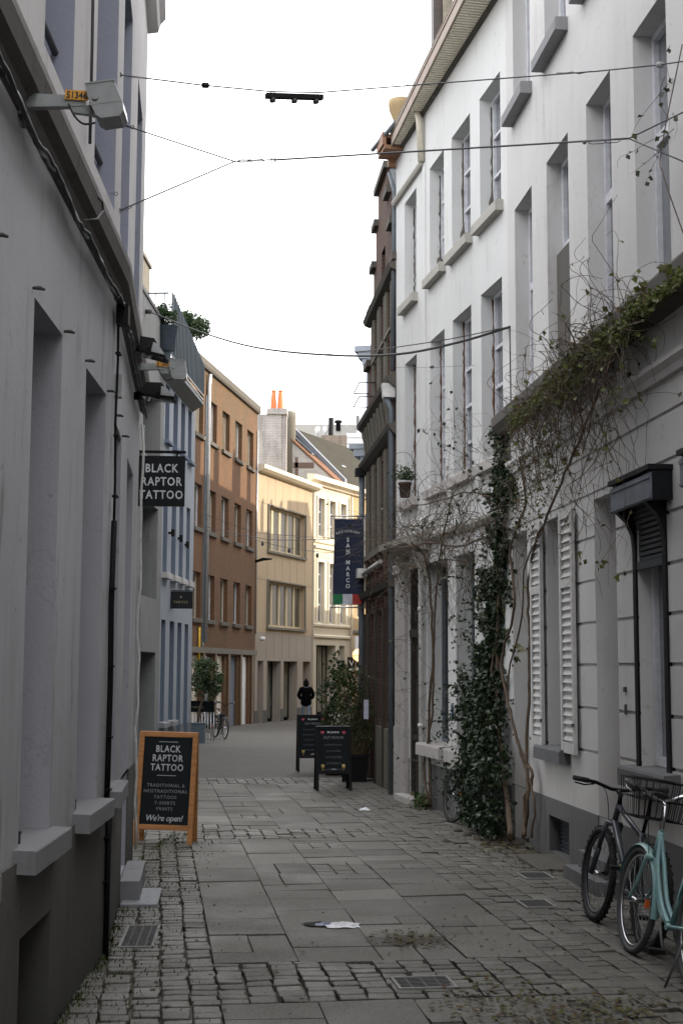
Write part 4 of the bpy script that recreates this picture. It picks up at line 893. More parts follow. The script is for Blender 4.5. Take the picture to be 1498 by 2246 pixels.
bump(t, b, noise(t, v, 30, 4), .5, .006)
m = MB(); ys = [-400, -60, 0, 12]+[12+i*4 for i in range(1, 18)]+[400]; xs = [-400, -40, -8, 0, 8, 40, 400]
for j, y in enumerate(ys):
    for x in xs: m.v.append(Vector((x, y, gzc(y)-.024)))
for j in range(len(ys)-1):
    for i in range(len(xs)-1): a = j*len(xs)+i; m.face((a, a+1, a+1+len(xs), a+len(xs)))
meta(m.build('ground', 'street_base'), kind='structure')

from mathutils import noise as mnoise
PA = R(-7.5); pd = Vector((math.sin(PA), math.cos(PA), 0)); pe = Vector((pd.y, -pd.x, 0))
def wallL(Y):
    if Y < 8.9: return -1.51+(8.9-Y)*math.tan(R(1.4))
    return -1.51-(Y-8.9)*math.tan(R(6)) if Y < 12.93 else -6.5
def wallR(Y): return 3.41-Y*math.tan(R(5.64)) if Y < 15.35 else (1.89-(Y-15.35)*math.tan(R(11)) if Y < 20.77 else .85-(Y-20.77)*math.tan(R(5.2)))
rg = random.Random(21)
def stone(m, s0, s1, v0, v1, h, bev, tilt=.004, jit=.006):
    m.ct = max(.001, min(1, rg.gauss(.45, .22)))
    cs = []
    for (s_, v_) in ((s0, v0), (s1, v0), (s1, v1), (s0, v1)):
        cs.append((s_+rg.uniform(-jit, jit), v_+rg.uniform(-jit, jit)))
    ts, tv = rg.uniform(-tilt, tilt), rg.uniform(-tilt, tilt); hh = h+rg.uniform(-.0045, .0045)
    c0 = sum(c[0] for c in cs)/4, sum(c[1] for c in cs)/4
    P0 = pd*c0[1]+pe*c0[0]; g0 = gz(P0.y)
    n = len(m.v)
    for k, (ins, z) in enumerate(((0, -.03), (0, hh-bev), (bev*.5, hh-bev*.35), (bev*1.6, hh))):
        for (s_, v_) in cs:
            ds, dv = s_-c0[0], v_-c0[1]
            s2 = c0[0]+ds-math.copysign(ins, ds); v2 = c0[1]+dv-math.copysign(ins, dv)
            p = pd*v2+pe*s2; zz = z if k == 0 else z+ts*ds/.1+tv*dv/.1
            m.v.append(Vector((p.x, p.y, gz(p.y)+zz+(.010*mnoise.noise(Vector((p.x*.9, p.y*.9, 0)))+.004*mnoise.noise(Vector((p.x*3, p.y*3, 5))))*min(1, max(0, (24-p.y)/2)))))
    for k in range(3):
        for i in range(4): j = (i+1) % 4; m.face((n+k*4+i, n+k*4+j, n+k*4+4+j, n+k*4+4+i), k > 0)
    m.face((n+12, n+13, n+14, n+15))
def inside(s, v, mar=.02):
    p = pd*v+pe*s
    return wallL(p.y)+mar < p.x < wallR(p.y)-mar
bandz = ((7.62, 8.62), (15.0, 15.95), (22.9, 24.3))
ms, ml = MB(), MB()
S0, S1, SC = .36, 2.46, .525
V0, V1 = 3.0, 24.3
# small setts: left strip, right strip and cross bands
cs = .16; s = S0-cs
scol = []
while s > -6.6: scol.append((s, s+cs, 'L')); s -= cs
s = S1
while s < 4.6: scol.append((s, s+cs, 'R')); s += cs
n = int(round((S1-S0)/cs))
for k in range(n): scol.append((S0+k*(S1-S0)/n, S0+(k+1)*(S1-S0)/n, 'B'))
for (a, c, z_) in scol:
    zones = bandz if z_ == 'B' else ((V0, V1),)
    for (v0, v1) in zones:
        v = v0+rg.uniform(0, .12) if z_ != 'B' else v0
        while v < v1-.05:
            L = rg.uniform(.095, .155)
            if z_ == 'B' and v+L > v1: L = v1-v
            if inside((a+c)/2, v+L/2, .03) and L > .06:
                hh = .007 if z_ == 'R' else .009
                sunk = rg.random() < .06
                j_ = rg.uniform(-.008, .008) if z_ != 'R' else rg.uniform(-.003, .003); q_ = .004 if z_ == 'R' else .007
                stone(ms, a+q_+j_, c-q_+j_, v+q_, v+L-q_, hh-(.010 if sunk else 0), .006 if z_ != 'R' else .004, .0020 if z_ != 'R' else .0016, .007 if z_ != 'R' else .004)
            v += L
# slabs
for k in range(4):
    a, c = S0+k*SC, S0+(k+1)*SC
    segs = [(V0, 7.62), (8.62, 15.0), (15.95, 22.9)]
    for (v0, v1) in segs:
        v = v0
        while v < v1-.02:
            L = rg.choice((.27, .3, .42, .45, .6, .75)); 
            if v+L > v1-.2: L = v1-v
            if rg.random() < .12 and L >= .45:      # repaired with a patch of small setts
                nn = 3
                for q in range(nn):
                    vv = v
                    while vv < v+L-.05:
                        l2 = min(rg.uniform(.10, .15), v+L-vv); stone(ms, a+q*SC/nn+.006, a+(q+1)*SC/nn-.006, vv+.006, vv+l2-.006, .008, .005, .0015, .003) if l2 > .06 else None; vv += l2
            elif rg.random() < .18:
                mid = rg.uniform(.35, .65)*SC; stone(ml, a+.004, a+mid-.004, v+.004, v+L-.005, .006, .004, .0008, .002); stone(ml, a+mid+.004, c-.004, v+.004, v+L-.005, .006, .004, .0008, .002)
            else: stone(ml, a+.003, c-.003, v+.003, v+L-.003, .006, .003, .0008, .002)
            v += L
meta(ms.build('cobbles', 'setts'), kind='structure'); meta(ml.build('paving', 'paving'), kind='structure')

# moss and grass tufts in the joints by the left wall, leaves and dirt swept about
m = MB(); rm = random.Random(5)
for k in range(2600):
    Y = rm.uniform(6.4, 15.5); X = wallL(min(Y, 12.8))+abs(rm.gauss(0, .28))+.02
    if rm.random() < .3: X = wallL(min(Y, 12.8))+rm.uniform(.02, .10)
    p = Vector((X, Y, gz(Y)+.002)); m.ct = rm.random()*.99+.01; hgt = rm.uniform(.008, .035); a = rm.uniform(0, 6.28); q = Vector((math.cos(a), math.sin(a), 0))*.006
    tip = p+Vector((rm.uniform(-.015, .015), rm.uniform(-.015, .015), hgt)); m.poly([p-q, p+q, tip])
meta(m.build('moss', 'moss'), 'green moss and grass tufts in the joints along the left wall', 'moss', kind='stuff')
m = MB()
def litter(px, py, rx, ry, n, sz=(.015, .05)):
    for k in range(n):
        x, y = px+rm.gauss(0, rx), py+rm.gauss(0, ry)
        if y > 2300 or y < 1600: continue
        p = on_ground(x, y)
        if not (wallL(p.y)+.02 < p.x < wallR(p.y)-.05): continue
        p.z += .014; m.ct = rm.random()*.99+.01; s_ = rm.uniform(*sz); a = rm.uniform(0, 6.28)
        d = Vector((math.cos(a), math.sin(a), rm.uniform(-.1, .4)))*s_; e_ = Vector((-math.sin(a), math.cos(a), rm.uniform(-.3, .3)))*s_*.4
        m.poly([p, p+d*.4+e_, p+d, p+d*.45-e_])
litter(905, 2062, 45, 12, 330, (.012, .04)); litter(1290, 2225, 110, 22, 600, (.012, .045)); litter(1060, 2190, 60, 25, 160); litter(1170, 1870, 60, 14, 520, (.015, .05)); litter(1100, 1850, 50, 12, 300, (.015, .05))
litter(1180, 2010, 130, 90, 260, (.012, .035)); litter(700, 1950, 260, 130, 260, (.008, .022)); litter(1000, 1800, 60, 20, 110); litter(500, 2060, 200, 90, 60); litter(900, 1770, 60, 8, 120); litter(1210, 1900, 35, 8, 160)
meta(m.build('leaf_litter', 'dead_leaf'), 'dead leaves and dirt scattered over the cobbles', 'leaf litter', kind='stuff')
m = MB(); 
for k in range(26):
    px = rm.gauss(1085, 40); p = on_ground(px, 1838+rm.uniform(-14, 18)); p.z += .0; m.lathe([(rm.uniform(.05, .13), 0), (.05, rm.uniform(.01, .03)), (.01, rm.uniform(.03, .045))], Matrix.Translation(p), 7)
meta(m.build('soil', 'earth'), 'heap of dark soil and roots under the ivy', 'soil', kind='stuff')

# ================================================================== small things set in the pavement
def ground_item(name, label, cat, c, yaw, group=None):
    return thing(name, label, cat, (c.x, c.y, gz(c.y)+.001), group)
def grate(c, w, l, yaw, label, bars=10, along=True):
    r_ = thing('drain_grate', label, 'drain', (c.x, c.y, gz(c.y)), 'iron grates let into the paving')
    M = Matrix.Translation((c.x, c.y, gz(c.y)+.004)) @ Matrix.Rotation(yaw, 4, 'Z')
    m = MB(); t_ = .018
    m.box(-w/2, w/2, -l/2, -l/2+t_, -.01, .016, M); m.box(-w/2, w/2, l/2-t_, l/2, -.01, .016, M); m.box(-w/2, -w/2+t_, -l/2+t_, l/2-t_, -.01, .016, M); m.box(w/2-t_, w/2, -l/2+t_, l/2-t_, -.01, .016, M)
    m.build('frame', 'grate_stone', r_)
    m = MB(); m.box(-w/2+t_, w/2-t_, -l/2+t_, l/2-t_, -.009, .004, M); m.build('pit', 'dark_hole', r_)
    m = MB()
    for k in range(bars):
        y = -l/2+t_+(k+.5)*(l-2*t_)/bars; m.box(-w/2+t_, w/2-t_, y-.006, y+.006, .004, .014, M)
    for k in (-.25, 0, .25): m.box(w*k-.006, w*k+.006, -l/2+t_, l/2-t_, .004, .0125, M)
    m.build('bars', 'iron', r_)
grate(Vector((-1.335, 9.42, 0)), .23, .75, R(4), 'rusty cellar grate in the cobbles against the left wall', 22)
grate(Vector((.48, 8.09, 0)), .34, .30, R(8), 'small square gully grate in the cobble band in front', 8)
grate(Vector((1.70, 12.2, 0)), .26, .36, R(7), 'worn iron grate next to the cellar cover slab', 12)
grate(Vector((1.50, 10.75, 0)), .24, .34, R(7), 'worn iron grate left of the mountain bike wheel', 12)
r_ = thing('cover_slab', 'brown weathered cover slab lying below the cellar vent', 'slab', (1.9, 13.0, gz(13)))
M = Matrix.Translation((1.92, 12.98, gz(13)+.012)) @ Matrix.Rotation(R(8), 4, 'Z') @ Matrix.Rotation(R(2), 4, 'X'); m = MB(); m.bbox(-.19, .21, -.42, .40, -.01, .028, .006, M); m.build('slab', 'cover_slab', r_)
r_ = thing('stone_slab', 'pale smooth stone slab beside the left wall in front of the sign board', 'slab', (-1.55, 11, 0))
M = Matrix.Translation((-1.54, 11.0, .012)) @ Matrix.Rotation(R(5), 4, 'Z'); m = MB(); m.bbox(-.15, .13, -.42, .36, -.01, .016, .005, M); m.build('slab', 'light_slab', r_)
# hole with a plastic bag
c = Vector((-.06, 9.85, 0))
r_ = thing('plastic_bag', 'crumpled blue and white plastic bag lying in a hole between the slabs', 'litter', (c.x, c.y, 0))
rb = random.Random(9)
def crumple(cx, cy, z, rx, ry, hgt, n=9, seed=1):
    q = random.Random(seed); m = MB(); n0 = 0
    for j in range(n):
        for i in range(n):
            x, y = (i/(n-1)-.5)*2, (j/(n-1)-.5)*2; d = max(0, 1-(x*x+y*y)**.5*.8)
            m.v.append(Vector((cx+x*rx*(1+q.uniform(-.15, .15)), cy+y*ry*(1+q.uniform(-.2, .2)), z+hgt*d*q.uniform(.1, 1.0))))
    for j in range(n-1):
        for i in range(n-1): a = j*n+i; m.face((a, a+1, a+n+1, a+n))
    return m
crumple(.02, 9.85, .013, .11, .10, .03, 9, 3).build('bag', 'bag_white', r_); crumple(-.10, 9.88, .013, .07, .06, .022, 7, 4).build('print', 'bag_blue', r_)
m = MB(); m.poly([Vector((-.27, 9.92, .0135)), Vector((-.22, 9.82, .0135)), Vector((-.10, 9.80, .0135)), Vector((-.06, 9.9, .0135)), Vector((-.14, 10.0, .0135))]); m.build('hole', 'dark_hole', r_)
o = crumple(.32, 18.4, gz(18.4)+.006, .07, .08, .05, 7, 8).build('paper_scrap', 'bag_white'); meta(o, 'small crumpled white paper on the paving beyond the ivy', 'litter')

# ================================================================== vegetation
from mathutils import noise as mnoise
def hit(x, y, w=0.0):
    fr = R1 if x > 1113 else R2
    u, z = fr.uz(x, y, w); return fr.P(u, z, w)
rv = random.Random(11)
# ivy column
ivy = thing('ivy', 'dense dark green ivy column climbing the corner between the two white houses', 'ivy', R1.P(15.4, 0, .1))
prof_ = [(925, 1095, 16), (950, 1095, 27), (1000, 1100, 36), (1100, 1100, 41), (1200, 1090, 40), (1300, 1084, 44), (1400, 1075, 44), (1470, 1066, 55), (1540, 1052, 68), (1600, 1048, 66), (1680, 1048, 70), (1750, 1052, 74), (1800, 1058, 74), (1835, 1070, 55)]
def pint(y):
    for a, b_ in zip(prof_, prof_[1:]):
        if a[0] <= y <= b_[0]: f = (y-a[0])/(b_[0]-a[0]); return a[1]+(b_[1]-a[1])*f, a[2]+(b_[2]-a[2])*f
    return prof_[-1][1:]
m = MB(); cnt = 0
while cnt < 11500:
    y = 925+ (rv.random()**.8)*910; cx, hw = pint(y); f = rv.gauss(0, .5)
    if abs(f) > 1.25: continue
    hw *= .82 if y < 1420 else .95
    x = cx+f*hw; mx_ = .10 if y < 1450 else .10+.42*min(1, (y-1450)/250)
    w = mx_*max(.08, 1-abs(f)*.75)*rv.uniform(.25, 1)+.02
    p = hit(x, y, w)
    dn = mnoise.noise(p*3.4)+.55*mnoise.noise(p*9)
    if dn < -.12+abs(f)*.55-.22: continue
    if y > 1500 and p.z < .02: continue
    m.leaf(p, rv.uniform(.028, .085), .35, tone=max(.01, min(1, .35+.4*dn+rv.uniform(-.25, .35)))); cnt += 1
for k in range(46):      # trailing shoots leaving the outline
    y = rv.uniform(1250, 1760); cx, hw = pint(y); x = cx-hw*rv.uniform(.6, 1); w = .15+.2*rv.random(); p = hit(x, y, w); d = Vector((-rv.uniform(.3, 1), -rv.uniform(0, .4), rv.uniform(-.2, .7))).normalized()
    for i in range(rv.randint(4, 12)):
        p = p+d*.035; d = (d+Vector((rv.uniform(-.3, .3), rv.uniform(-.3, .3), rv.uniform(-.35, .12)))).normalized(); m.leaf(p, rv.uniform(.03, .055), .4)
m.build('foliage', 'ivy_leaf', ivy)
def catmull(P, n=6):
    out = []
    for i in range(len(P)-1):
        p0, p1, p2, p3 = P[max(i-1, 0)], P[i], P[i+1], P[min(i+2, len(P)-1)]
        for k in range(n):
            t_ = k/n; out.append(.5*((2*p1)+(p2-p0)*t_+(2*p0-5*p1+4*p2-p3)*t_*t_+(3*p1-p0-3*p2+p3)*t_**3))
    out.append(P[-1]); return out
def stem(m, pts, r0, r1, wob=.01, sides=5):
    P = catmull([hit(*q) for q in pts]); P = [p+Vector((rv.uniform(-wob, wob), rv.uniform(-wob, wob), rv.uniform(-wob, wob))) for p in P]
    L = len(P); m.tube(P, [r0+(r1-r0)*i/(L-1) for i in range(L)], sides)
m = MB()
stem(m, [(1120, 1835, .25), (1105, 1700, .14), (1090, 1500, .08), (1095, 1250, .06), (1095, 1000, .05)], .035, .015)
stem(m, [(1060, 1835, .3), (1065, 1650, .2), (1085, 1400, .08)], .02, .01)
m.build('trunk', 'bark', ivy)

vine = thing('climbing_vine', 'leggy bare climbing vine with thick stems over the near white house cornice', 'climber', R1.P(14.6, 0, .15))
m = MB()
stem(m, [(1152, 1835, .16), (1150, 1760, .12), (1166, 1700, .10), (1140, 1640, .10), (1118, 1560, .12), (1100, 1450, .12), (1128, 1330, .10), (1120, 1200, .08), (1150, 1110, .08), (1140, 1000, .10)], .021, .012)
stem(m, [(1148, 1835, .14), (1158, 1750, .14), (1155, 1640, .10), (1161, 1500, .06), (1160, 1400, .06), (1158, 1290, .06), (1170, 1200, .06), (1197, 1134, .08), (1248, 1016, .10), (1301, 888, .20), (1333, 813, .25), (1354, 760, .28)], .019, .010)
stem(m, [(1165, 1835, .15), (1172, 1760, .12), (1150, 1680, .12), (1128, 1600, .14), (1112, 1500, .10), (1145, 1350, .08), (1150, 1250, .08), (1195, 1150, .08)], .013, .009)
for k in range(9):
    x0 = rv.uniform(1150, 1330); stem(m, [(x0, 1100-(x0-1150)*.9, .1), (x0+rv.uniform(-40, 30), 1010-(x0-1150)*.8, .12), (x0+rv.uniform(-30, 60), 900-(x0-1150)*.7, .2), (x0+rv.uniform(0, 80), 800-(x0-1150)*.55, .26)], .006, .004)
m.build('stems', 'bark', vine)
def tendril(m, p, d, L, r, grav=.25, curl=.5, leafm=None, lp=0, wallf=None, step=.045):
    n = max(4, int(L/step)); pts = [p]; ax = Vector((rv.uniform(-1, 1), rv.uniform(-1, 1), rv.uniform(-1, 1))).normalized()
    for i in range(n):
        d = (d+d.cross(ax)*curl*step*6+Vector((rv.uniform(-.3, .3), rv.uniform(-.3, .3), rv.uniform(-.3, .3)))*.5-UP*grav*step*3)
        if rv.random() < .12: ax = Vector((rv.uniform(-1, 1), rv.uniform(-1, 1), rv.uniform(-1, 1))).normalized()
        d.normalize(); q = pts[-1]+d*step
        if wallf:
            fr = wallf; w = (q-fr.O).dot(fr.n); lim = .01
            if w < lim: q += fr.n*(lim-w); d = (d+fr.n*.5).normalized()
            if w > .42: d = (d-fr.n*.7).normalized()
        pts.append(q)
        if leafm is not None and rv.random() < lp: leafm.leaf(q, rv.uniform(.035, .07), .5)
    m.tube(pts, [r*(1-.6*i/n) for i in range(len(pts))], 3, caps=False)
mt_, lf = MB(), MB()
for k in range(300):
    f = rv.random(); x = 1120+f*260; yc = 925-(x-1120)*.86
    p = hit(x, yc+rv.gauss(0, 14)+4, rv.uniform(.12, .30))
    a = rv.uniform(0, 6.28); d = R1.d*math.cos(a)+UP*math.sin(a)*.8+R1.n*rv.uniform(-.3, .5)
    tendril(mt_, p, d.normalized(), rv.uniform(.3, 1.3), rv.uniform(.003, .0055), rv.uniform(.1, .9), rv.uniform(.2, 1.2), lf, .05, R1)
for k in range(150):
    x = rv.uniform(1115, 1340); y = 940-(x-1115)*.75+abs(rv.gauss(0, 120)); p = hit(x, y, rv.uniform(.05, .25))
    a = rv.uniform(0, 6.28); d = R1.d*math.cos(a)*.7+UP*math.sin(a)+R1.n*rv.uniform(-.2, .3)
    tendril(mt_, p, d.normalized(), rv.uniform(.4, 1.5), rv.uniform(.003, .0055), rv.uniform(.0, .7), rv.uniform(.3, 1.4), lf, .012, R1)
for k in range(26):      # long loops hanging down over the wall
    x = rv.uniform(1170, 1370); p = hit(x, 915-(x-1120)*.82, .26); tendril(mt_, p, (R1.d*rv.uniform(-.8, .4)-UP*.5+R1.n*.2).normalized(), rv.uniform(1.0, 2.3), .0035, .5, .35, lf, .03, R1)
meta(mt_.build('tendrils', 'twig', vine), kind='stuff')
for k in range(9500):    # leafy garland on the cornice
    f = rv.betavariate(1.3, 1.5); x = 1112+f*390; yc = 935-(x-1112)*.865; sp_ = (20 if 1200 < x < 1400 else 11)*(1.0 if x < 1440 else .7)
    y = yc+rv.gauss(-2, sp_); p = hit(x, y, rv.uniform(.08, .30)); dn = mnoise.noise(p*4)
    if dn < -.15: continue
    lf.leaf(p, rv.uniform(.022, .055), .3, tone=max(.01, min(1, .4+dn*.6+rv.uniform(-.35, .35))))
for k in range(900):
    x = rv.gauss(1175, 30); y = rv.gauss(1050, 60)-(x-1175)*.8; p = hit(x, y, rv.uniform(.05, .22))
    if mnoise.noise(p*5) > .05: lf.leaf(p, rv.uniform(.02, .045), .3)
for (x, y, n) in ((1410, 735, 5), (1433, 738, 3), (1340, 860, 5), (1385, 665, 18), (1325, 1235, 5), (1275, 1215, 6), (1345, 1255, 3), (1140, 1425, 14), (1465, 590, 30), (1410, 630, 24)):
    for k in range(n): lf.leaf(hit(x+rv.gauss(0, 9), y+rv.gauss(0, 8), rv.uniform(.05, .3)), rv.uniform(.04, .075), .6)
lf.build('foliage', 'vine_leaf', vine)
vn = thing('climbing_vine', 'sprig of vine hanging in from the upper right corner over the tall window', 'climber', R1.P(9.4, 5.6, .2))
m, lf = MB(), MB()
for k in range(7):
    p = R1.P(9.35+rv.uniform(0, .3), 5.55+rv.uniform(.0, .75), .15); tendril(m, p, (R1.d*.8+R1.n*.1+UP*rv.uniform(-.2, .3)).normalized(), rv.uniform(.4, .8), .003, .55, .5, lf, .35, R1)
m.tube(catmull([R1.P(9.2, 4.6, .1), R1.P(9.3, 5.2, .25), R1.P(9.5, 5.5, .2), R1.P(9.3, 6.2, .1)]), .005, 4)
m.build('stems', 'twig', vn); lf.build('foliage', 'ivy_leaf', vn)

v2 = thing('climbing_vine', 'brown twiggy vine with few leaves sprawling over the shop front beyond the ivy', 'climber', R2.P(3.5, 0, .1))
m, lf = MB(), MB()
stem(m, [(945, 1765, .10), (940, 1600, .08), (948, 1450, .07), (944, 1300, .08), (930, 1220, .2), (900, 1190, .45)], .022, .012)
stem(m, [(940, 1765, .12), (930, 1680, .12), (948, 1560, .07), (952, 1400, .09), (960, 1250, .12), (975, 1160, .2), (990, 1090, .2)], .018, .010)
stem(m, [(1060, 1180, .12), (1000, 1200, .15), (950, 1190, .25), (890, 1200, .45), (850, 1200, .55)], .014, .010)
stem(m, [(1075, 1090, .1), (1020, 1080, .15), (960, 1100, .2), (900, 1110, .3)], .012, .007)
m.build('stems', 'bark', v2)
m = MB()
for k in range(300):
    x = rv.uniform(870, 1075) if rv.random() < .75 else rv.gauss(900, 40); y = rv.gauss(1175, 50)-(x-960)*.12
    p = hit(x, y, rv.uniform(.05, .4)); a = rv.uniform(0, 6.28); d = R2.d*math.cos(a)+UP*math.sin(a)*.8+R2.n*rv.uniform(-.1, .6)
    tendril(m, p, d.normalized(), rv.uniform(.3, 1.6), rv.uniform(.003, .006), rv.uniform(-.1, .6), rv.uniform(.1, 1.0), lf, .02, R2)
for k in range(26):      # long whips reaching out to the left over the street
    p = hit(rv.uniform(870, 930), rv.uniform(1150, 1260), .4); d = Vector((-.8, .5*rv.uniform(-.4, 1), rv.uniform(-.25, .35))).normalized()
    tendril(m, p, d, rv.uniform(.7, 1.6), .004, .12, .25, lf, .01)
for k in range(55):
    x = rv.uniform(860, 960); y = rv.uniform(1280, 1740); p = hit(x, y, .1); tendril(m, p, (R2.d*rv.uniform(-1, 1)+UP*rv.uniform(-.4, .8)+R2.n*.4).normalized(), rv.uniform(.3, 1.0), .0032, .2, .5, lf, .015, R2)
for k in range(40):
    x = rv.uniform(970, 1060); y = rv.uniform(930, 1100); p = hit(x, y, .1); tendril(m, p, (R2.d*rv.uniform(-1, 1)+UP*rv.uniform(-.2, .9)+R2.n*.4).normalized(), rv.uniform(.4, 1.2), .0028, .1, .6, lf, .10, R2)
meta(m.build('tendrils', 'twig', v2), kind='stuff'); lf.build('foliage', 'ivy_leaf', v2)
m = MB()
for k in range(260):
    p = on_ground(rv.gauss(925, 12), rv.gauss(1768, 6)); p.z += rv.uniform(.0, .18); m.leaf(p, rv.uniform(.04, .08), 0)
meta(m.build('weeds', 'reed_leaf'), 'low green weeds at the foot of the old door', 'plant')

# potted plant on the sill
p = R2.P(4.55, 4.3, .10)
pt = thing('potted_plant', 'potted herb standing on the leftmost upper window sill', 'plant', p)
m = MB(); m.lathe([(.07, -.02), (.09, .17), (.10, .17), (.10, .20)], Matrix.Translation(p), 14); m.build('pot', 'rust', pt)
m = MB()
for k in range(420): m.leaf(p+Vector((rv.gauss(0, .08), rv.gauss(0, .08), .25+abs(rv.gauss(0, .09)))), .04, .2)
m.build('foliage', 'tree_leaf', pt)

def tree_leaves(m, c, rx, ry, rz, n, size, clump=2.4, thr=-.05, droop=.2):
    k = 0
    while k < n:
        v_ = Vector((rv.gauss(0, 1), rv.gauss(0, 1), rv.gauss(0, 1))); v_.normalize(); rr_ = rv.random()**.45
        q = Vector((v_.x*rx, v_.y*ry, v_.z*rz))*rr_; p = c+q; dn = mnoise.noise(p*clump)
        if dn < thr+.25*(rr_-.6): 
            if rv.random() < .85: continue
        m.leaf(p, rv.uniform(*size), droop, tone=max(.01, min(1, .45+dn*.5+rv.uniform(-.3, .3)))); k += 1
# olive in a blue box planter
pc = on_ground(433, 1628)
pl = thing('planter', 'square grey blue planter with a small olive tree beside the pale blue house', 'planter', pc)
M = Matrix.Translation(pc)
m = MB(); m.box(-.21, .21, -.15, .27, -.02, .50, M); m.box(-.23, .23, -.17, .29, .50, .54, M); m.build('box', 'planter_blue', pl)
m = MB(); c = pc+Vector((.0, .06, .5)); top = at_depth(450, 1515, pc.y+.05)
m.tube([c, c+Vector((.04, 0, .35)), top], [.035, .03, .02], 6)
for k in range(9): a = rv.uniform(0, 6.28); m.tube([top-UP*.1, top+Vector((math.cos(a)*.2, math.sin(a)*.2, .25)), top+Vector((math.cos(a)*.4, math.sin(a)*.35, rv.uniform(.3, .7)))], [.014, .01, .004], 4)
m.build('trunk', 'bark', pl)
m = MB(); tree_leaves(m, at_depth(453, 1490, pc.y+.05), .50, .48, .60, 2600, (.05, .085), 3.2, .0); tree_leaves(m, at_depth(440, 1462, pc.y+.05), .28, .3, .3, 500, (.05, .08), 4, .05); m.build('crown', 'tree_leaf', pl)
# tall shrub in a black planter by the menu boards
pc = Vector((.27, 23.6, gz(23.6)))
pl = thing('planter', 'black plastic planter with tall bamboo and reeds behind the menu boards', 'planter', pc)
m = MB(); M = Matrix.Translation(pc); n0 = 4
m.hexa([M @ Vector(q) for q in ((-.24, -.22, -.02), (.16, -.22, -.02), (.16, .22, -.02), (-.24, .22, -.02), (-.28, -.25, .42), (.20, -.25, .42), (.20, .25, .42), (-.28, .25, .42))]); m.box(-.30, .22, -.27, .27, .42, .47, M); m.build('box', 'planter_black', pl)
m = MB()
for k in range(70):
    b0 = pc+Vector((rv.uniform(-.22, .15), rv.uniform(-.2, .2), .45)); tp = b0+Vector((rv.gauss(-.02, .16), rv.gauss(0, .12), rv.uniform(.5, 1.7))); m.tube([b0, (b0+tp)/2+Vector((rv.uniform(-.05, .05), 0, .05)), tp], [.006, .005, .002], 3, caps=False)
m.build('stems', 'twig', pl)
m = MB()
for k in range(3000):
    z = .5+1.45*rv.random()**.8; wd = .09+.16*math.sin(min(1, z/1.5)*2.2)
    p = pc+Vector((rv.gauss(-.02, wd*.72)-.03*z, rv.gauss(0, .17), z))
    if mnoise.noise(p*4.5) < -.08+(.2 if z > 1.4 else 0): continue
    m.leaf(p, rv.uniform(.05, .11), .3, narrow=.22)
m.build('foliage', 'reed_leaf', pl)
m = MB()
for k in range(400): b0 = pc+Vector((rv.uniform(-.25, .18), rv.uniform(-.22, .22), .4)); m.ct = .9+.1*rv.random(); tp = b0+Vector((rv.gauss(0, .15), rv.gauss(0, .12), rv.uniform(.2, .8))); e_ = Vector((.006, 0, 0)); m.poly([b0-e_, b0+e_, tp])
m.build('dry_reeds', 'reed_leaf', pl)
# airy olive like shrub behind it
pc = Vector((-.12, 25.6, gz(25.6)))
pl = thing('planter', 'slim open shrub in a dark pot left of the bamboo planter', 'planter', pc)
m = MB(); m.lathe([(.16, -.02), (.20, .36), (.22, .36), (.22, .42)], Matrix.Translation(pc), 16); m.build('pot', 'planter_black', pl)
m = MB()
for k in range(12):
    a = rv.uniform(0, 6.28); tp = pc+Vector((math.cos(a)*.28, math.sin(a)*.2, rv.uniform(1.3, 2.25))); m.tube([pc+UP*.4, (pc+tp)/2+UP*.2+Vector((rv.uniform(-.06, .06), 0, 0)), tp], [.012, .008, .003], 4)
m.build('stems', 'bark', pl)
m = MB(); tree_leaves(m, pc+Vector((-.02, 0, 1.25)), .36, .3, .55, 620, (.05, .085), 3, .02); tree_leaves(m, pc+Vector((.02, 0, 1.85)), .22, .2, .45, 330, (.05, .08), 3, .02); m.build('foliage', 'tree_leaf', pl)
# roof terrace greenery
c = at_depth(431, 716, 36.5)
pl = thing('shrub', 'round evergreen shrub hanging over the metal roof terrace', 'shrub', c-UP*.8)
m = MB(); tree_leaves(m, c, .38, .4, .38, 1500, (.05, .09), 4, -.05); tree_leaves(m, c+Vector((-.25, 0, .2)), .28, .3, .28, 600, (.05, .09), 4, -.05); m.build('crown', 'tree_leaf', pl)
m = MB(); m.tube([c-UP*.9+Vector((-.3, 0, 0)), c], .03, 5); m.build('trunk', 'bark', pl)
c = at_depth(366, 690, 32.0)
pl = thing('shrub', 'green shrub in a grey tub behind the terrace railing', 'shrub', c-UP*.8)
m = MB(); tree_leaves(m, c, .26, .3, .32, 900, (.05, .08), 4, -.05); m.build('crown', 'tree_leaf', pl)
m = MB(); m.lathe([(.2, -.9), (.26, -.3), (.28, -.3)], Matrix.Translation(c), 12); m.build('pot', 'planter_blue', pl)

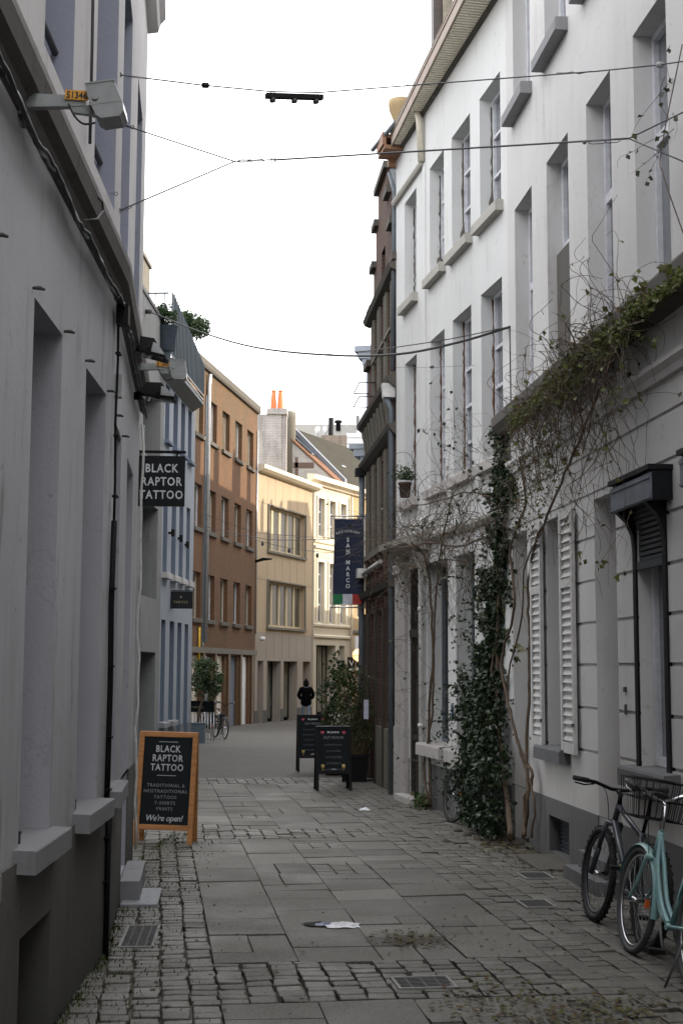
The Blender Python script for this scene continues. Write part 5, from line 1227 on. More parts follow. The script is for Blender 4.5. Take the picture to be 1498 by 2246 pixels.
# ================================================================== bicycles
def torus(m, c, Rr, r, n=40, k=8, flat=1.0):
    pts = [Vector((c[0]+Rr*math.cos(2*math.pi*i/n), c[1], c[2]+Rr*math.sin(2*math.pi*i/n))) for i in range(n)]
    m.tube(pts, r, k, closed=True)
def bicycle(label, st, loc, yaw, lean, group='bicycles leaning against the walls'):
    root = thing('bicycle', label, 'bicycle', (0, 0, 0), group)
    Rw, WB = .335, 1.07; fr_, pa = st['frame'], st['paint']
    def wheel(x, front):
        w = thing('wheel', None, None); w.parent = root; OFF[w] = Vector((0, 0, 0))
        m = MB(); torus(m, (x, 0, Rw), Rw-st['tyre'], st['tyre'], 48, 8)
        if st.get('knob'):
            for i in range(72):
                a = 2*math.pi*i/72; M = Matrix.Translation((x, 0, Rw)) @ Matrix.Rotation(-a, 4, 'Y')
                for y in (-.016, .0, .016) if i % 2 else (-.008, .008): m.box(Rw-.004, Rw+.005, y-.005, y+.005, -.008, .008, M)
        m.build('tyre', st.get('rubber', 'rubber'), w)
        m = MB(); torus(m, (x, 0, Rw), Rw-st['tyre']*2-.008, .011, 40, 6); m.build('rim', st['rim'], w)
        m = MB()
        for i in range(28):
            a = 2*math.pi*i/28; s_ = 1 if i % 2 else -1; a2 = a+.35*(1 if i % 4 < 2 else -1)
            m.tube([Vector((x+.02*math.cos(a2), s_*.03, Rw+.02*math.sin(a2))), Vector((x+(Rw-st['tyre']*2-.01)*math.cos(a), 0, Rw+(Rw-st['tyre']*2-.01)*math.sin(a)))], .0011, 3, caps=False)
        m.tube([Vector((x, -.045, Rw)), Vector((x, .045, Rw))], .018, 10); m.build('spokes', 'chrome', w)
    wheel(0, False); wheel(WB, True)
    ht, hb, bb, sc = (Vector(fr_[k]) for k in ('ht', 'hb', 'bb', 'sc'))
    m = MB(); ra, fa = Vector((0, 0, Rw)), Vector((WB, 0, Rw))
    m.tube([hb, ht], .021, 10); m.tube([bb, sc], .016, 10)
    if st['kind'] == 'mtb':
        m.tube([ht-Vector((0, 0, .02)), sc-(sc-bb)*.08], [.021, .017], 10); m.tube([hb+Vector((0, 0, .02)), bb], [.025, .02], 10)
    else:
        for y in (-.02, .02):
            P = catmull([ht-Vector((.0, 0, .03)), Vector((.74, y, .62)), Vector((.62, y, .42)), Vector((.50, y, .33)), bb+Vector((0, y, .02))], 5); m.tube(P, .015, 8)
        P = catmull([hb, Vector((.78, 0, .52)), Vector((.64, 0, .34)), bb], 5); m.tube(P, .017, 8)
    for y in (-.055, .055):
        m.tube([bb+Vector((0, y*.5, 0)), ra+Vector((0, y, 0))], .010, 8); m.tube([sc+Vector((0, y*.3, -.02)), ra+Vector((0, y, 0))], .008, 8)
    m.tube([bb-Vector((0, .035, 0)), bb+Vector((0, .035, 0))], .022, 12); m.build('frame', pa, root)
    m = MB()
    for y in (-.055, .055):
        if st['kind'] == 'mtb': m.tube([hb+Vector((.0, y, -.01)), hb+(fa-hb)*.5+Vector((0, y, 0))], .017, 8); m.tube([hb+(fa-hb)*.5+Vector((0, y, 0)), fa+Vector((0, y, 0))], .022, 8)
        else: m.tube(catmull([hb+Vector((0, y, 0)), hb+(fa-hb)*.6+Vector((-.02, y, 0)), fa+Vector((0, y, 0))], 4), .012, 8)
    m.tube([hb+Vector((0, -.06, -.01)), hb+Vector((0, .06, -.01))], .018, 8); m.build('fork', st['fork'], root)
    # handlebar
    hx = ht+Vector((-.01, 0, .04)); m = MB()
    if st['kind'] == 'mtb':
        m.tube([ht, hx+UP*.03], .017, 8); m.tube([hx+UP*.02, hx+Vector((.07, 0, .045))], .016, 8); c = hx+Vector((.07, 0, .05))
        P = [c+Vector((-.05, -.34, .045)), c+Vector((-.02, -.18, .035)), c+Vector((0, -.05, 0)), c+Vector((0, .05, 0)), c+Vector((-.02, .18, .035)), c+Vector((-.05, .34, .045))]
    else:
        m.tube([ht, hx+UP*.12], .013, 8); c = hx+UP*.12; m.tube([c, c+Vector((.05, 0, .02))], .013, 8); c = c+Vector((.05, 0, .02))
        P = catmull([c+Vector((-.26, -.28, .07)), c+Vector((-.10, -.27, .10)), c+Vector((.0, -.14, .06)), c, c+Vector((.0, .14, .06)), c+Vector((-.10, .27, .10)), c+Vector((-.26, .28, .07))], 4)
    m.tube(P, .0125, 8); hbar = m.build('handlebar', 'black_metal' if st['kind'] == 'mtb' or st['paint'] == 'black_paint' else 'chrome', root)
    for (a, b_) in ((0, 1), (-1, -2)):
        m = MB(); d = (P[b_]-P[a]).normalized(); m.tube([P[a]-d*.01, P[a]+d*.11], .018, 8); m.build('grip', 'rubber', hbar)
        m = MB(); q = P[a]+d*.15; m.tube([q, q+Vector((.035, 0, -.02)), q-d*.05+Vector((.05, 0, -.035)), q-d*.13+Vector((.045, 0, -.03))], .006, 5); m.tube([q+d*.02, q+Vector((.03, 0, -.015))], .013, 6); m.build('brake_lever', 'black_metal' if st['kind'] == 'mtb' else 'chrome', hbar)
    m = MB()
    for s_ in (-1, 1): m.tube(catmull([P[0 if s_ < 0 else -1]+Vector((.03, -s_*.15, 0)), c+Vector((.09, s_*.06, -.02)), hb+Vector((.05, s_*.03, .05)), hb+Vector((.0, s_*.04, -.08))], 5), .0028, 4)
    m.build('brake_cable', 'black_metal', hbar)
    # seat
    sd = (sc-bb).normalized(); stp = sc+sd*fr_['post']; m = MB(); m.tube([sc, stp], .013, 8); m.build('seatpost', 'black_metal' if st['kind'] == 'mtb' else 'chrome', root)
    m = MB(); secs = [(-.13, .075, .022), (-.09, .082, .030), (-.03, .06, .028), (.05, .03, .022), (.12, .022, .018), (.15, .012, .012)]
    n0 = len(m.v); K = 10
    for (x, wd, hh) in secs:
        for k in range(K): a = 2*math.pi*k/K; m.v.append(stp+Vector((x, math.cos(a)*wd, math.sin(a)*hh*(1 if math.sin(a) > 0 else .7)+.02+(.012 if x < -.08 else 0))))
    for i in range(len(secs)-1):
        for k in range(K): l = (k+1) % K; m.face((n0+i*K+k, n0+i*K+l, n0+(i+1)*K+l, n0+(i+1)*K+k), True)
    m.face(tuple(n0+k for k in range(K))); m.face(tuple(n0+(len(secs)-1)*K+k for k in range(K))); m.build('saddle', 'saddle_black', root)
    # drive train
    m = MB(); torus(m, (bb.x, -.05, bb.z), .085, .006, 28, 5); torus(m, (bb.x, -.05, bb.z), .05, .004, 20, 4)
    for k in range(4): a = k*math.pi/2+.4; m.tube([bb+Vector((0, -.05, 0)), bb+Vector((.085*math.cos(a), -.05, .085*math.sin(a)))], .006, 5)
    ca = st.get('crank', -1.0); e1 = Vector((math.cos(ca)*.17, -.075, math.sin(ca)*.17)); e2 = Vector((-math.cos(ca)*.17, .075, -math.sin(ca)*.17))
    m.tube([bb+Vector((0, -.07, 0)), bb+e1], .011, 6); m.tube([bb+Vector((0, .07, 0)), bb+e2], .011, 6); ck = m.build('crankset', 'iron', root)
    for e_, s_ in ((e1, -1), (e2, 1)): m = MB(); p = bb+e_; m.box(p.x-.045, p.x+.045, min(p.y, p.y+s_*.1), max(p.y, p.y+s_*.1), p.z-.012, p.z+.012); m.build('pedal', 'black_metal', root)
    m = MB(); m.tube([Vector((bb.x, -.05, bb.z+.085)), Vector((0, -.05, Rw+.035)), Vector((-.035, -.05, Rw)), Vector((0, -.05, Rw-.035)), Vector((bb.x, -.05, bb.z-.085))], .004, 4); m.build('chain', 'iron', root)
    if st.get('fenders'):
        for x, a0, a1, nm in ((0, 20, 200, 'mudguard'), (WB, 20, 190, 'mudguard')):
            m = MB(); rr_ = Rw+.022; n0 = len(m.v); seg = 22
            for i in range(seg+1):
                a = R(a0+(a1-a0)*i/seg)
                for y, dr in ((-.028, -.012), (-.015, .0), (0, .004), (.015, .0), (.028, -.012)): m.v.append(Vector((x+(rr_+dr)*math.cos(a), y, Rw+(rr_+dr)*math.sin(a))))
            for i in range(seg):
                for k in range(4): m.face((n0+i*5+k, n0+i*5+k+1, n0+i*5+5+k+1, n0+i*5+5+k), True)
            m.build(nm, st['fenders'], root)
    if st.get('basket'):
        m = MB(); bx0, bx1 = WB-.24, WB+.06; z0, z1 = .86, 1.10
        for z, g in ((z0, .0), (z0+.12, .015), (z1, .03)):
            Pb = [Vector((bx0-g, -.15-g, z)), Vector((bx1+g, -.15-g, z)), Vector((bx1+g, .15+g, z)), Vector((bx0-g, .15+g, z))]
            for i in range(4): m.tube([Pb[i], Pb[(i+1) % 4]], .006 if z == z1 else .004, 5)
        for i in range(9):
            f = i/8
            for y, g in ((-.15, -.03), (.15, .03)): m.tube([Vector((bx0+(bx1-bx0)*f, y, z0)), Vector((bx0-.03+(bx1-bx0+.06)*f, y+g, z1))], .0028, 4)
            for x, g in ((bx0, -.03), (bx1, .03)): m.tube([Vector((x, -.15+.3*f, z0)), Vector((x+g, -.18+.36*f, z1))], .0028, 4)
            m.tube([Vector((bx0+(bx1-bx0)*f, -.15, z0)), Vector((bx0+(bx1-bx0)*f, .15, z0))], .0028, 4)
        m.build('basket', 'black_metal', root)
    if st.get('rack'):
        m = MB()
        for y in (-.06, .06): m.tube([Vector((-.22, y, .74)), Vector((.16, y, .74))], .006, 5); m.tube([Vector((-.10, y, .74)), Vector((0, y, Rw))], .005, 5)
        for x in (-.22, -.1, .02, .16): m.tube([Vector((x, -.06, .74)), Vector((x, .06, .74))], .005, 5)
        m.build('rack', st.get('rackmat', 'black_metal'), root)
        m = MB(); m.tube([Vector((.05, .06, .30)), Vector((.02, .16, .0))], .008, 6); m.build('kickstand', 'iron', root)
        m = MB(); m.box(-.05, .3, -.075, -.06, .28, .42); m.build('chain_guard', 'black_metal', root)
    if st.get('bags'):
        for s_ in (-1, 1): m = MB(); m.bbox(-.22, .12, .07 if s_ > 0 else -.19, .19 if s_ > 0 else -.07, .42, .72, .03); m.build('pannier', 'board_black', root)
    if st.get('decal'): m = MB(); q = hb+(bb-hb)*.62; q2 = hb+(bb-hb)*.72; m.tube([q, q2], .0245, 10); m.build('decal', 'decal_yellow', root)
    if st.get('light'):
        m = MB(); p = hb+Vector((.06, 0, -.02)); m.lathe([(.025, 0), (.03, .04), (.026, .05)], Matrix.Translation(p) @ Matrix.Rotation(R(90), 4, 'Y'), 10); m.build('headlight', 'chrome', root)
        m = MB(); m.box(WB-.2, WB-.17, -.012, .012, Rw-.02, Rw+.03); m.build('reflector', 'reflector', root)
    root.rotation_euler = (lean, 0, yaw); root.location = loc
    return root
MTB = dict(kind='mtb', frame=dict(ht=(.80, 0, .86), hb=(.86, 0, .72), bb=(.42, 0, .30), sc=(.27, 0, .72), post=.24), paint='bike_graphite', fork='bike_graphite', tyre=.026, knob=True, rim='bike_graphite', crank=-1.2, decal=True)
CITY = dict(kind='city', frame=dict(ht=(.79, 0, .80), hb=(.85, 0, .64), bb=(.44, 0, .28), sc=(.30, 0, .62), post=.22), paint='bike_mint', fork='bike_mint', tyre=.022, rim='chrome', rubber='rubber_grey', fenders='bike_mint', basket=True, rack=True, rackmat='bike_mint', light=True, crank=.9)
DARK = dict(CITY); DARK.update(rim='iron', paint='black_paint', fork='black_paint', fenders=None, basket=False, rubber='rubber', rackmat='black_metal')
def place_bike(label, st, front, angd, leand, group='bicycles leaning against the walls'):
    """front = ground contact of the front wheel; heading angd degrees from straight ahead"""
    a = R(angd); d = Vector((math.sin(a), math.cos(a), 0)); yaw = math.atan2(d.y, d.x)
    p = front-d*1.07; return bicycle(label, st, (p.x, p.y, front.z+.006), yaw, R(leand), group)
place_bike('black mountain bike with knobbly tyres leaning by the front door', MTB, on_ground(1300, 2021), -7.5, 8)
place_bike('mint green city bike with a black wire basket under the stone window sill', CITY, on_ground(1381, 2093), -7.0, 9)
place_bike('dark city bike half buried in the ivy bush', DARK, Vector((1.33, 16.75, gz(16.75))), -18, 9)
FB = dict(DARK); FB['bags'] = True
place_bike('black bike with panniers parked by the brick house', FB, Vector((-3.35, 40.0, gz(40))), 160, -4, 'bicycles parked in front of the brick house')
place_bike('dark bike parked behind the olive planter', DARK, Vector((-3.75, 41.2, gz(41.2))), 150, -3, 'bicycles parked in front of the brick house')

# ================================================================== pavement boards
def a_board(label, cat_group, W, H, loc, yaw, splay, frame_mat, panel_mat, draw, fw=.05, leg=.14, drawb=None):
    root = thing('sign_board', label, 'sign board', (0, 0, 0), cat_group)
    for side in (-1, 1):
        M = Matrix.Translation((0, 0, H)) @ Matrix.Rotation((math.pi if side > 0 else 0), 4, 'Z') @ Matrix.Rotation(-splay, 4, 'X')
        m = MB(); L = H/math.cos(splay); t_ = .022
        for x0, x1 in ((-W/2, -W/2+fw), (W/2-fw, W/2)): m.bbox(x0, x1, -t_, 0, -L, 0, .003, M)
        m.bbox(-W/2+fw, W/2-fw, -t_, 0, -fw, 0, .003, M); m.bbox(-W/2+fw, W/2-fw, -t_, 0, -L+leg, -L+leg+fw, .003, M)
        f = m.build('frame', frame_mat, root)
        m = MB(); m.box(-W/2+fw, W/2-fw, -t_+.008, -.004, -L+leg+fw, -fw, M); m.build('panel', panel_mat, f)
        if side < 0 or drawb: draw(f, M @ Matrix.Translation((0, -t_+.0075, -fw)) @ Matrix.Rotation(R(90), 4, 'X'), W-2*fw, L-leg-2*fw)
    m = MB(); m.tube([Vector((W/2-.02, -.28*H*math.tan(splay)*2, H*.42)), Vector((W/2-.02, .28*H*math.tan(splay)*2, H*.42))], .004, 4); m.build('chain', 'iron', root)
    root.rotation_euler = (0, 0, yaw); root.location = loc
    return root
def bar(m, M, x0, x1, y0, y1, d=.0012): m.box(x0, x1, y0, y1, 0, d, M)
def raptor(f, M, w, h):
    m = MB()
    bar(m, M, -.10, .10, -.052*h/.9, -.047*h/.9)
    for i, s in enumerate(('BLACK', 'RAPTOR', 'TATTOO')): text_geo(m, s, M @ Matrix.Translation((0, -.155*h/.9-i*.096*h/.9, 0)), .098*h/.9, .80, 1.12, bold=.0015)
    bar(m, M, -.10, .10, -.40*h/.9, -.395*h/.9); m.build('lettering', 'chalk', f)
    m = MB()
    for i, s in enumerate(('TRADITIONAL &', 'NEOTRADITIONAL', 'TATTOOS', 'T-SHIRTS', 'PRINTS')): text_geo(m, s, M @ Matrix.Translation((0, -.515*h/.9-i*.060*h/.9, 0)), .047*h/.9, 1.0, 1.18)
    m.build('lettering', 'chalk_dim', f)
    m = MB(); S = Matrix.Identity(4); S[0][1] = .22; text_geo(m, "We're open!", M @ Matrix.Translation((0, -.862*h/.9, 0)) @ S, .088*h/.9, .9, .95, bold=.001); m.build('lettering', 'chalk', f)
ob_ = a_board('oak framed chalk board standing at the end of the near left house', None, .62, 1.15, (-1.83, 14.62, gz(14.6)), R(-3), R(8), 'orange_wood', 'board_black', raptor, .055, .15)
ob_.rotation_euler.y = R(1.3)
def heart(m, M, x, y, s):
    pts = []
    for i in range(16): a = 2*math.pi*i/16; pts.append((x+s*.06*16*math.sin(a)**3, y+s*.06*(13*math.cos(a)-5*math.cos(2*a)-2*math.cos(3*a)-math.cos(4*a))))
    m.poly([M @ Vector((p[0], p[1], .001)) for p in pts])
def menu(f, M, w, h):
    rr_ = random.Random(int(w*1e4)+len(COL.objects)); m = MB(); heart(m, M, -w*.36, -.045, .032); heart(m, M, w*.36, -.045, .032); m.build('emblem', 'heart_red', f)
    m = MB(); text_geo(m, 'BEL JANSON', M @ Matrix.Translation((0, -.055, 0)), .038, .85, 1.05, bold=.001); m.build('lettering', 'letter_white', f)
    m = MB(); S = Matrix.Identity(4); S[0][1] = .25
    text_geo(m, 'FILET MIGNON', M @ Matrix.Translation((0, -.145, 0)) @ S, .062, .75, 1.0)
    for i in range(1, 6):      # the rest is an unreadable chalk scrawl
        y0 = -.145-i*.095; wl = rr_.uniform(.22, .36)*w/.46; x = -wl/2; P = []
        while x < wl/2: P.append(M @ Vector((x, y0+.018*math.sin(x*260)+rr_.uniform(-.006, .006), .001))); x += .006
        m.tube(P, .0016, 3)
    m.build('chalk_writing', 'chalk_dim', f)
    m = MB()
    for x in (-w*.36, w*.33):
        m.lathe([(.020, 0), (.026, .03), (.024, .055), (.016, .06)], M @ Matrix.Translation((x, -h+.045, .001)) @ Matrix.Rotation(R(-90), 4, 'X') @ Matrix.Diagonal((1, .06, 1, 1)), 10)
        bar(m, M, x-.003, x+.003, -h+.02, -h+.045); bar(m, M, x-.016, x+.016, -h+.014, -h+.020)
    m.build('beer_glass', 'beer_gold', f)
    m = MB(); bar(m, M, -.045, .045, -h+.02, -h+.028); bar(m, M, -.03, .03, -h+.034, -h+.04); m.build('lettering', 'chalk', f)
def edge_strip(root_):
    m = MB(); m.box(-.27, .27, -.035, .03, .985, .992); m.build('top_edge', 'zinc', root_)
b1 = a_board('black chalk menu board standing nearest, in front of the black planter', 'menu boards of the restaurant', .56, .98, (-.12, 21.75, gz(21.75)), R(7), R(10), 'board_frame_black', 'board_black', menu, .045, .26, 1)
edge_strip(b1)
a_board('black chalk menu board standing behind and to the left of the other one', 'menu boards of the restaurant', .60, 1.06, (-.53, 26.2, gz(26.2)), R(6), R(10), 'board_frame_black', 'board_black', menu, .045, .26, 1)

# ================================================================== hanging signs and banner
def facing(origin, ex, up=UP):
    ex = ex.normalized(); nz = ex.cross(up); return Matrix(((ex.x, up.x, nz.x, origin.x), (ex.y, up.y, nz.y, origin.y), (ex.z, up.z, nz.z, origin.z), (0, 0, 0, 1)))
Y = 13.22; tl, brr = at_depth(303, 1000, Y), at_depth(405, 1111, Y); cx_, cz = (tl.x+brr.x)/2, (tl.z+brr.z)/2; w, hh = brr.x-tl.x, tl.z-brr.z
sg = thing('hanging_sign', 'square black shop sign with three lines of white capitals hung from an iron bar', 'sign', (cx_, Y, cz), None)
M = facing(Vector((cx_, Y, cz)), Vector((1, .06, 0)))
m = MB(); m.box(-w/2, w/2, -hh/2, hh/2, -.012, .012, M); m.build('sign_panel', 'black_paint', sg)
m = MB()
for i, s in enumerate(('BLACK', 'RAPTOR', 'TATTOO')): text_geo(m, s, M @ Matrix.Translation((.004, hh*.175-i*hh*.262, .0125)), hh*.235, .80, 1.16, bold=.0022)
m.build('lettering', 'letter_white', sg)
m = MB(); m.box(-w/2-.08, w/2+.005, hh/2+.028, hh/2+.052, -.014, .014, M); m.box(-w/2-.09, -w/2-.075, hh/2-.02, hh/2+.10, -.03, .03, M)
for x in (-w*.44, w*.33): m.box(x-.008, x+.008, hh/2, hh/2+.03, -.004, .004, M)
m.build('bracket', 'black_metal', sg)
Y = 34.0; tl, brr = at_depth(372, 1297, Y), at_depth(423, 1335, Y); c = Vector(((tl.x+brr.x)/2, Y, (tl.z+brr.z)/2)); w, hh = brr.x-tl.x, tl.z-brr.z
sg = thing('hanging_sign', 'small black sign with faint gold writing on the pale blue house', 'sign', c)
M = facing(c, Vector((1, .05, 0))); m = MB(); m.box(-w/2, w/2, -hh/2, hh/2, -.03, .03, M); m.build('sign_panel', 'black_paint', sg)
m = MB(); text_geo(m, 'PAROLE', M @ Matrix.Translation((0, -.08, .031)), .085, .95, 1.25); heart(m, M @ Matrix.Translation((0, 0, .031)), 0, .07, .03); m.build('lettering', 'gold_dim', sg)
m = MB(); m.tube([c+Vector((-w/2-.15, 0, hh/2+.02)), c+Vector((w/2, .02, hh/2+.02))], .01, 5); m.build('bracket', 'black_metal', sg)
# restaurant banner
Y = 24.95; tl, brr = at_depth(732, 1139, Y), at_depth(794, 1326, Y); c = Vector(((tl.x+brr.x)/2, Y, (tl.z+brr.z)/2)); w, hh = brr.x-tl.x, tl.z-brr.z
bn = thing('banner', 'dark blue restaurant banner ending in the green, white and red of a flag', 'banner', c)
M = facing(c, Vector((1, .05, 0)))
def wave(x, y): return .012*math.sin(y*4.2+x*2)+.006*math.sin(y*11+1)*(x/w*2)
def cloth(name, mat, x0, x1, y0, y1):
    m = MB(); nx, ny = 6, 24
    for s_ in (0, 1):
        for j in range(ny+1):
            for i in range(nx+1): x, y = x0+(x1-x0)*i/nx, y0+(y1-y0)*j/ny; xx = x+(.012*math.sin(y*2.6) if x < 0 else 0)*(-x/(w/2)); m.v.append(M @ Vector((xx, y, wave(x, y)-.003*s_)))
    N_ = (nx+1)*(ny+1)
    for s_ in (0, 1):
        for j in range(ny):
            for i in range(nx): a = s_*N_+j*(nx+1)+i; m.face((a, a+1, a+nx+2, a+nx+1), True)
    return m.build(name, mat, bn)
cl_ = cloth('cloth', 'banner_navy', -w/2, w/2, -hh/2+.19, hh/2)
for i, mt in enumerate(('flag_green', 'flag_white', 'flag_red')): cloth('flag_stripe', mt, -w/2+w*i/3, -w/2+w*(i+1)/3, -hh/2, -hh/2+.19)
m = MB()
arc = 'RESTAURANT'
for i, ch_ in enumerate(arc):
    a = (i-(len(arc)-1)/2)/len(arc)*.95; rr_ = .46; text_geo(m, ch_, M @ Matrix.Translation((rr_*math.sin(a), hh/2-.27-rr_+rr_*math.cos(a)+.03, .022)) @ Matrix.Rotation(-a, 4, 'Z'), .068, .8, 1, bold=.001)
for i, ch_ in enumerate('SAN'): text_geo(m, ch_, M @ Matrix.Translation((.0, hh/2-.415-i*.105, .022)), .105, .9, 1, bold=.002)
for i, ch_ in enumerate('MARCO'): text_geo(m, ch_, M @ Matrix.Translation((.0, hh/2-.83-i*.108, .022)), .108, .9, 1, bold=.002)
m.build('lettering', 'letter_white', cl_)
m = MB()
for z in (hh/2+.06, -hh/2-.05): m.tube([M @ Vector((-w/2-.05, z, 0)), M @ Vector((w/2+.06, z, 0))], .014, 8)
for z in (hh/2+.01, -hh/2): m.tube([M @ Vector((-w/2-.03, z, 0)), M @ Vector((w/2+.03, z, 0))], .009, 8)
m.box(w/2+.03, w/2+.06, -hh/2-.07, hh/2+.1, -.01, .01, M); m.build('banner_arm', 'galvanised', bn)
# notice hung by the planter, cafe sign and globe lamp at the bend
p = at_depth(803, 1556, 23.0); o = thing('notice', 'pale sheet of paper pinned to the wall beside the bamboo planter', 'notice', p)
M = facing(p, Vector((1, .1, 0))); m = MB(); m.box(-.04, .04, -.16, .16, -.003, .003, M); m.build('sheet', 'paper', o)
p = at_depth(787, 1414, 66); o = thing('wall_sign', 'white cafe sign with grey script on the tan house', 'sign', p)
M = facing(p+Vector((0, -.2, 0)), L6.d); m = MB(); m.box(-.45, .55, -.40, .40, -.04, .04, M); m.build('sign_panel', 'window_paint', o); m = MB(); S = Matrix.Identity(4); S[0][1] = .3; text_geo(m, 'Bou', M @ Matrix.Translation((.08, -.16, .041)) @ S, .55, .7, .9); m.build('lettering', 'iron', o)
p = at_depth(786, 1437, 60); o = thing('globe_lamp', 'lit orange globe lamp on a bracket at the bend of the street', 'lamp', p)
m = MB(); m.lathe([(.03, -.27), (.14, -.23), (.23, -.13), (.27, 0), (.23, .13), (.14, .23), (.03, .27)], Matrix.Translation(p), 20); m.build('globe', 'globe_lamp', o)
m = MB(); torus(m, (p.x, p.y, p.z-.02), .001, .28, 3, 3) if False else None
for k in range(8): a = k*math.pi/4; m.tube([p+Vector((math.cos(a)*.29, math.sin(a)*.29, -.02)), p+Vector((math.cos(a)*.2, math.sin(a)*.2, -.22)), p+Vector((0, 0, -.33))], .012, 4)
m.tube([p+Vector((math.cos(k*math.pi/10)*.29, math.sin(k*math.pi/10)*.29, -.02)) for k in range(20)], .012, 4, closed=True); m.lathe([(.1, -.5), (.1, -.33), (.05, -.3)], Matrix.Translation(p), 10); m.tube([p+Vector((0, 0, -.45)), p+Vector((1.2, .3, -.45))], .03, 6); m.build('cage', 'black_metal', o)
p = at_depth(771, 1456, 61); o = thing('wall_sign', 'small black and white sign left of the globe lamp', 'sign', p); M = facing(p, Vector((1, 0, 0))); m = MB(); m.box(-.18, .18, -.3, .3, -.03, .03, M); m.build('sign_panel', 'black_paint', o); m = MB(); text_geo(m, 'V', M @ Matrix.Translation((0, -.1, .031)), .36); bar(m, M @ Matrix.Translation((0, 0, .03)), -.17, .17, -.29, -.2); m.build('lettering', 'letter_white', o)

# ================================================================== street lamps and floodlights on the left house
def street_lamp(label, number, anchor, armlen, tilt):
    o = thing('street_lamp', label, 'street lamp', anchor, 'numbered wall lamps on the left house')
    n = LA.n.copy() if anchor.y < 9 else LB.n.copy(); ex = n.normalized(); M = facing(anchor, ex)
    m = MB(); m.box(-.02, .035, -.075, .075, -.05, .05, M); m.tube([M @ Vector((.02, -.12, .0)), M @ Vector((.03, .12, .01))], .012, 6); m.build('wall_plate', 'concrete', o)
    m = MB(); m.hexa([M @ Vector(q) for q in ((.03, -.032, -.022), (armlen, -.022, -.018), (armlen, -.022, .018), (.03, -.032, .022), (.03, .032, -.022), (armlen, .024, -.018), (armlen, .024, .018), (.03, .032, .022))])
    m.hexa([M @ Vector(q) for q in ((armlen-.06, -.05, -.014), (armlen+.07, -.065, -.014), (armlen+.07, -.065, .014), (armlen-.06, -.05, .014), (armlen-.06, -.012, -.014), (armlen+.07, -.022, -.014), (armlen+.07, -.022, .014), (armlen-.06, -.012, .014))]); m.build('arm', 'lamp_grey', o)
    T_ = M @ Matrix.Translation((armlen+.02, -.01, 0)) @ Matrix.Rotation(R(tilt), 4, 'Z') @ Matrix.Scale(.78, 4)
    SC_ = .78
    prof = [(0, .085), (.155, .085), (.158, .07), (.185, -.05), (.185, -.10), (.165, -.125), (.06, -.125), (.03, -.10), (.0, .02)]
    m = MB(); m.prism(prof, (T_.to_3x3() @ Vector((1, 0, 0))), (T_.to_3x3() @ Vector((0, 1, 0))), T_ @ Vector((0, 0, -.09)), (T_.to_3x3() @ Vector((0, 0, .18))))
    m.prism([(-.004, .084), (.162, .084), (.162, .096), (-.004, .092)], (T_.to_3x3() @ Vector((1, 0, 0))), (T_.to_3x3() @ Vector((0, 1, 0))), T_ @ Vector((0, 0, -.095)), (T_.to_3x3() @ Vector((0, 0, .19))))
    m.prism([(.0, -.035), (.186, -.035), (.186, -.042), (.0, -.042)], (T_.to_3x3() @ Vector((1, 0, 0))), (T_.to_3x3() @ Vector((0, 1, 0))), T_ @ Vector((0, 0, -.092)), (T_.to_3x3() @ Vector((0, 0, .184))))
    m.lathe([(.018, 0), (.018, .012)], T_ @ Matrix.Translation((.045, .0, .09)), 12); hd = m.build('head', 'lamp_grey', o)
    m = MB(); m.prism([(.160, .07), (.187, -.05), (.187, -.10), (.192, -.10), (.193, -.05), (.166, .075)], (T_.to_3x3() @ Vector((1, 0, 0))), (T_.to_3x3() @ Vector((0, 1, 0))), T_ @ Vector((0, 0, -.085)), (T_.to_3x3() @ Vector((0, 0, .17)))); m.build('glass', 'lamp_glass', hd)
    m = MB(); m.tube(catmull([M @ Vector((armlen-.07, -.02, .03)), M @ Vector((armlen-.04, -.08, .04)), M @ Vector((armlen+.0, -.115, .04)), M @ Vector((armlen+.05, -.105, .03))], 6), .005, 6); m.build('cable', 'cable', o)
    m = MB(); Tp = M @ Matrix.Translation((armlen-.035, .018, .026)) @ Matrix.Rotation(R(-3), 4, 'Z'); m.box(-.052, .052, -.018, .026, 0, .004, Tp); pl_ = m.build('number_plate', 'plate_orange', o)
    m = MB(); text_geo(m, number, Tp @ Matrix.Translation((0, -.012, .0045)), .043, .82, 1.05, bold=.0012); m.build('lettering', 'cable', pl_)
    return o
street_lamp('nearest wall lamp with an orange number plate reading 51346', '51346', LA.P(-3.06, 4.30, .0), .29, 9)
street_lamp('farther wall lamp with an orange number plate reading 51345 between two floodlights', '51345', LB.P(2.33, 4.30, .0), .29, -3)
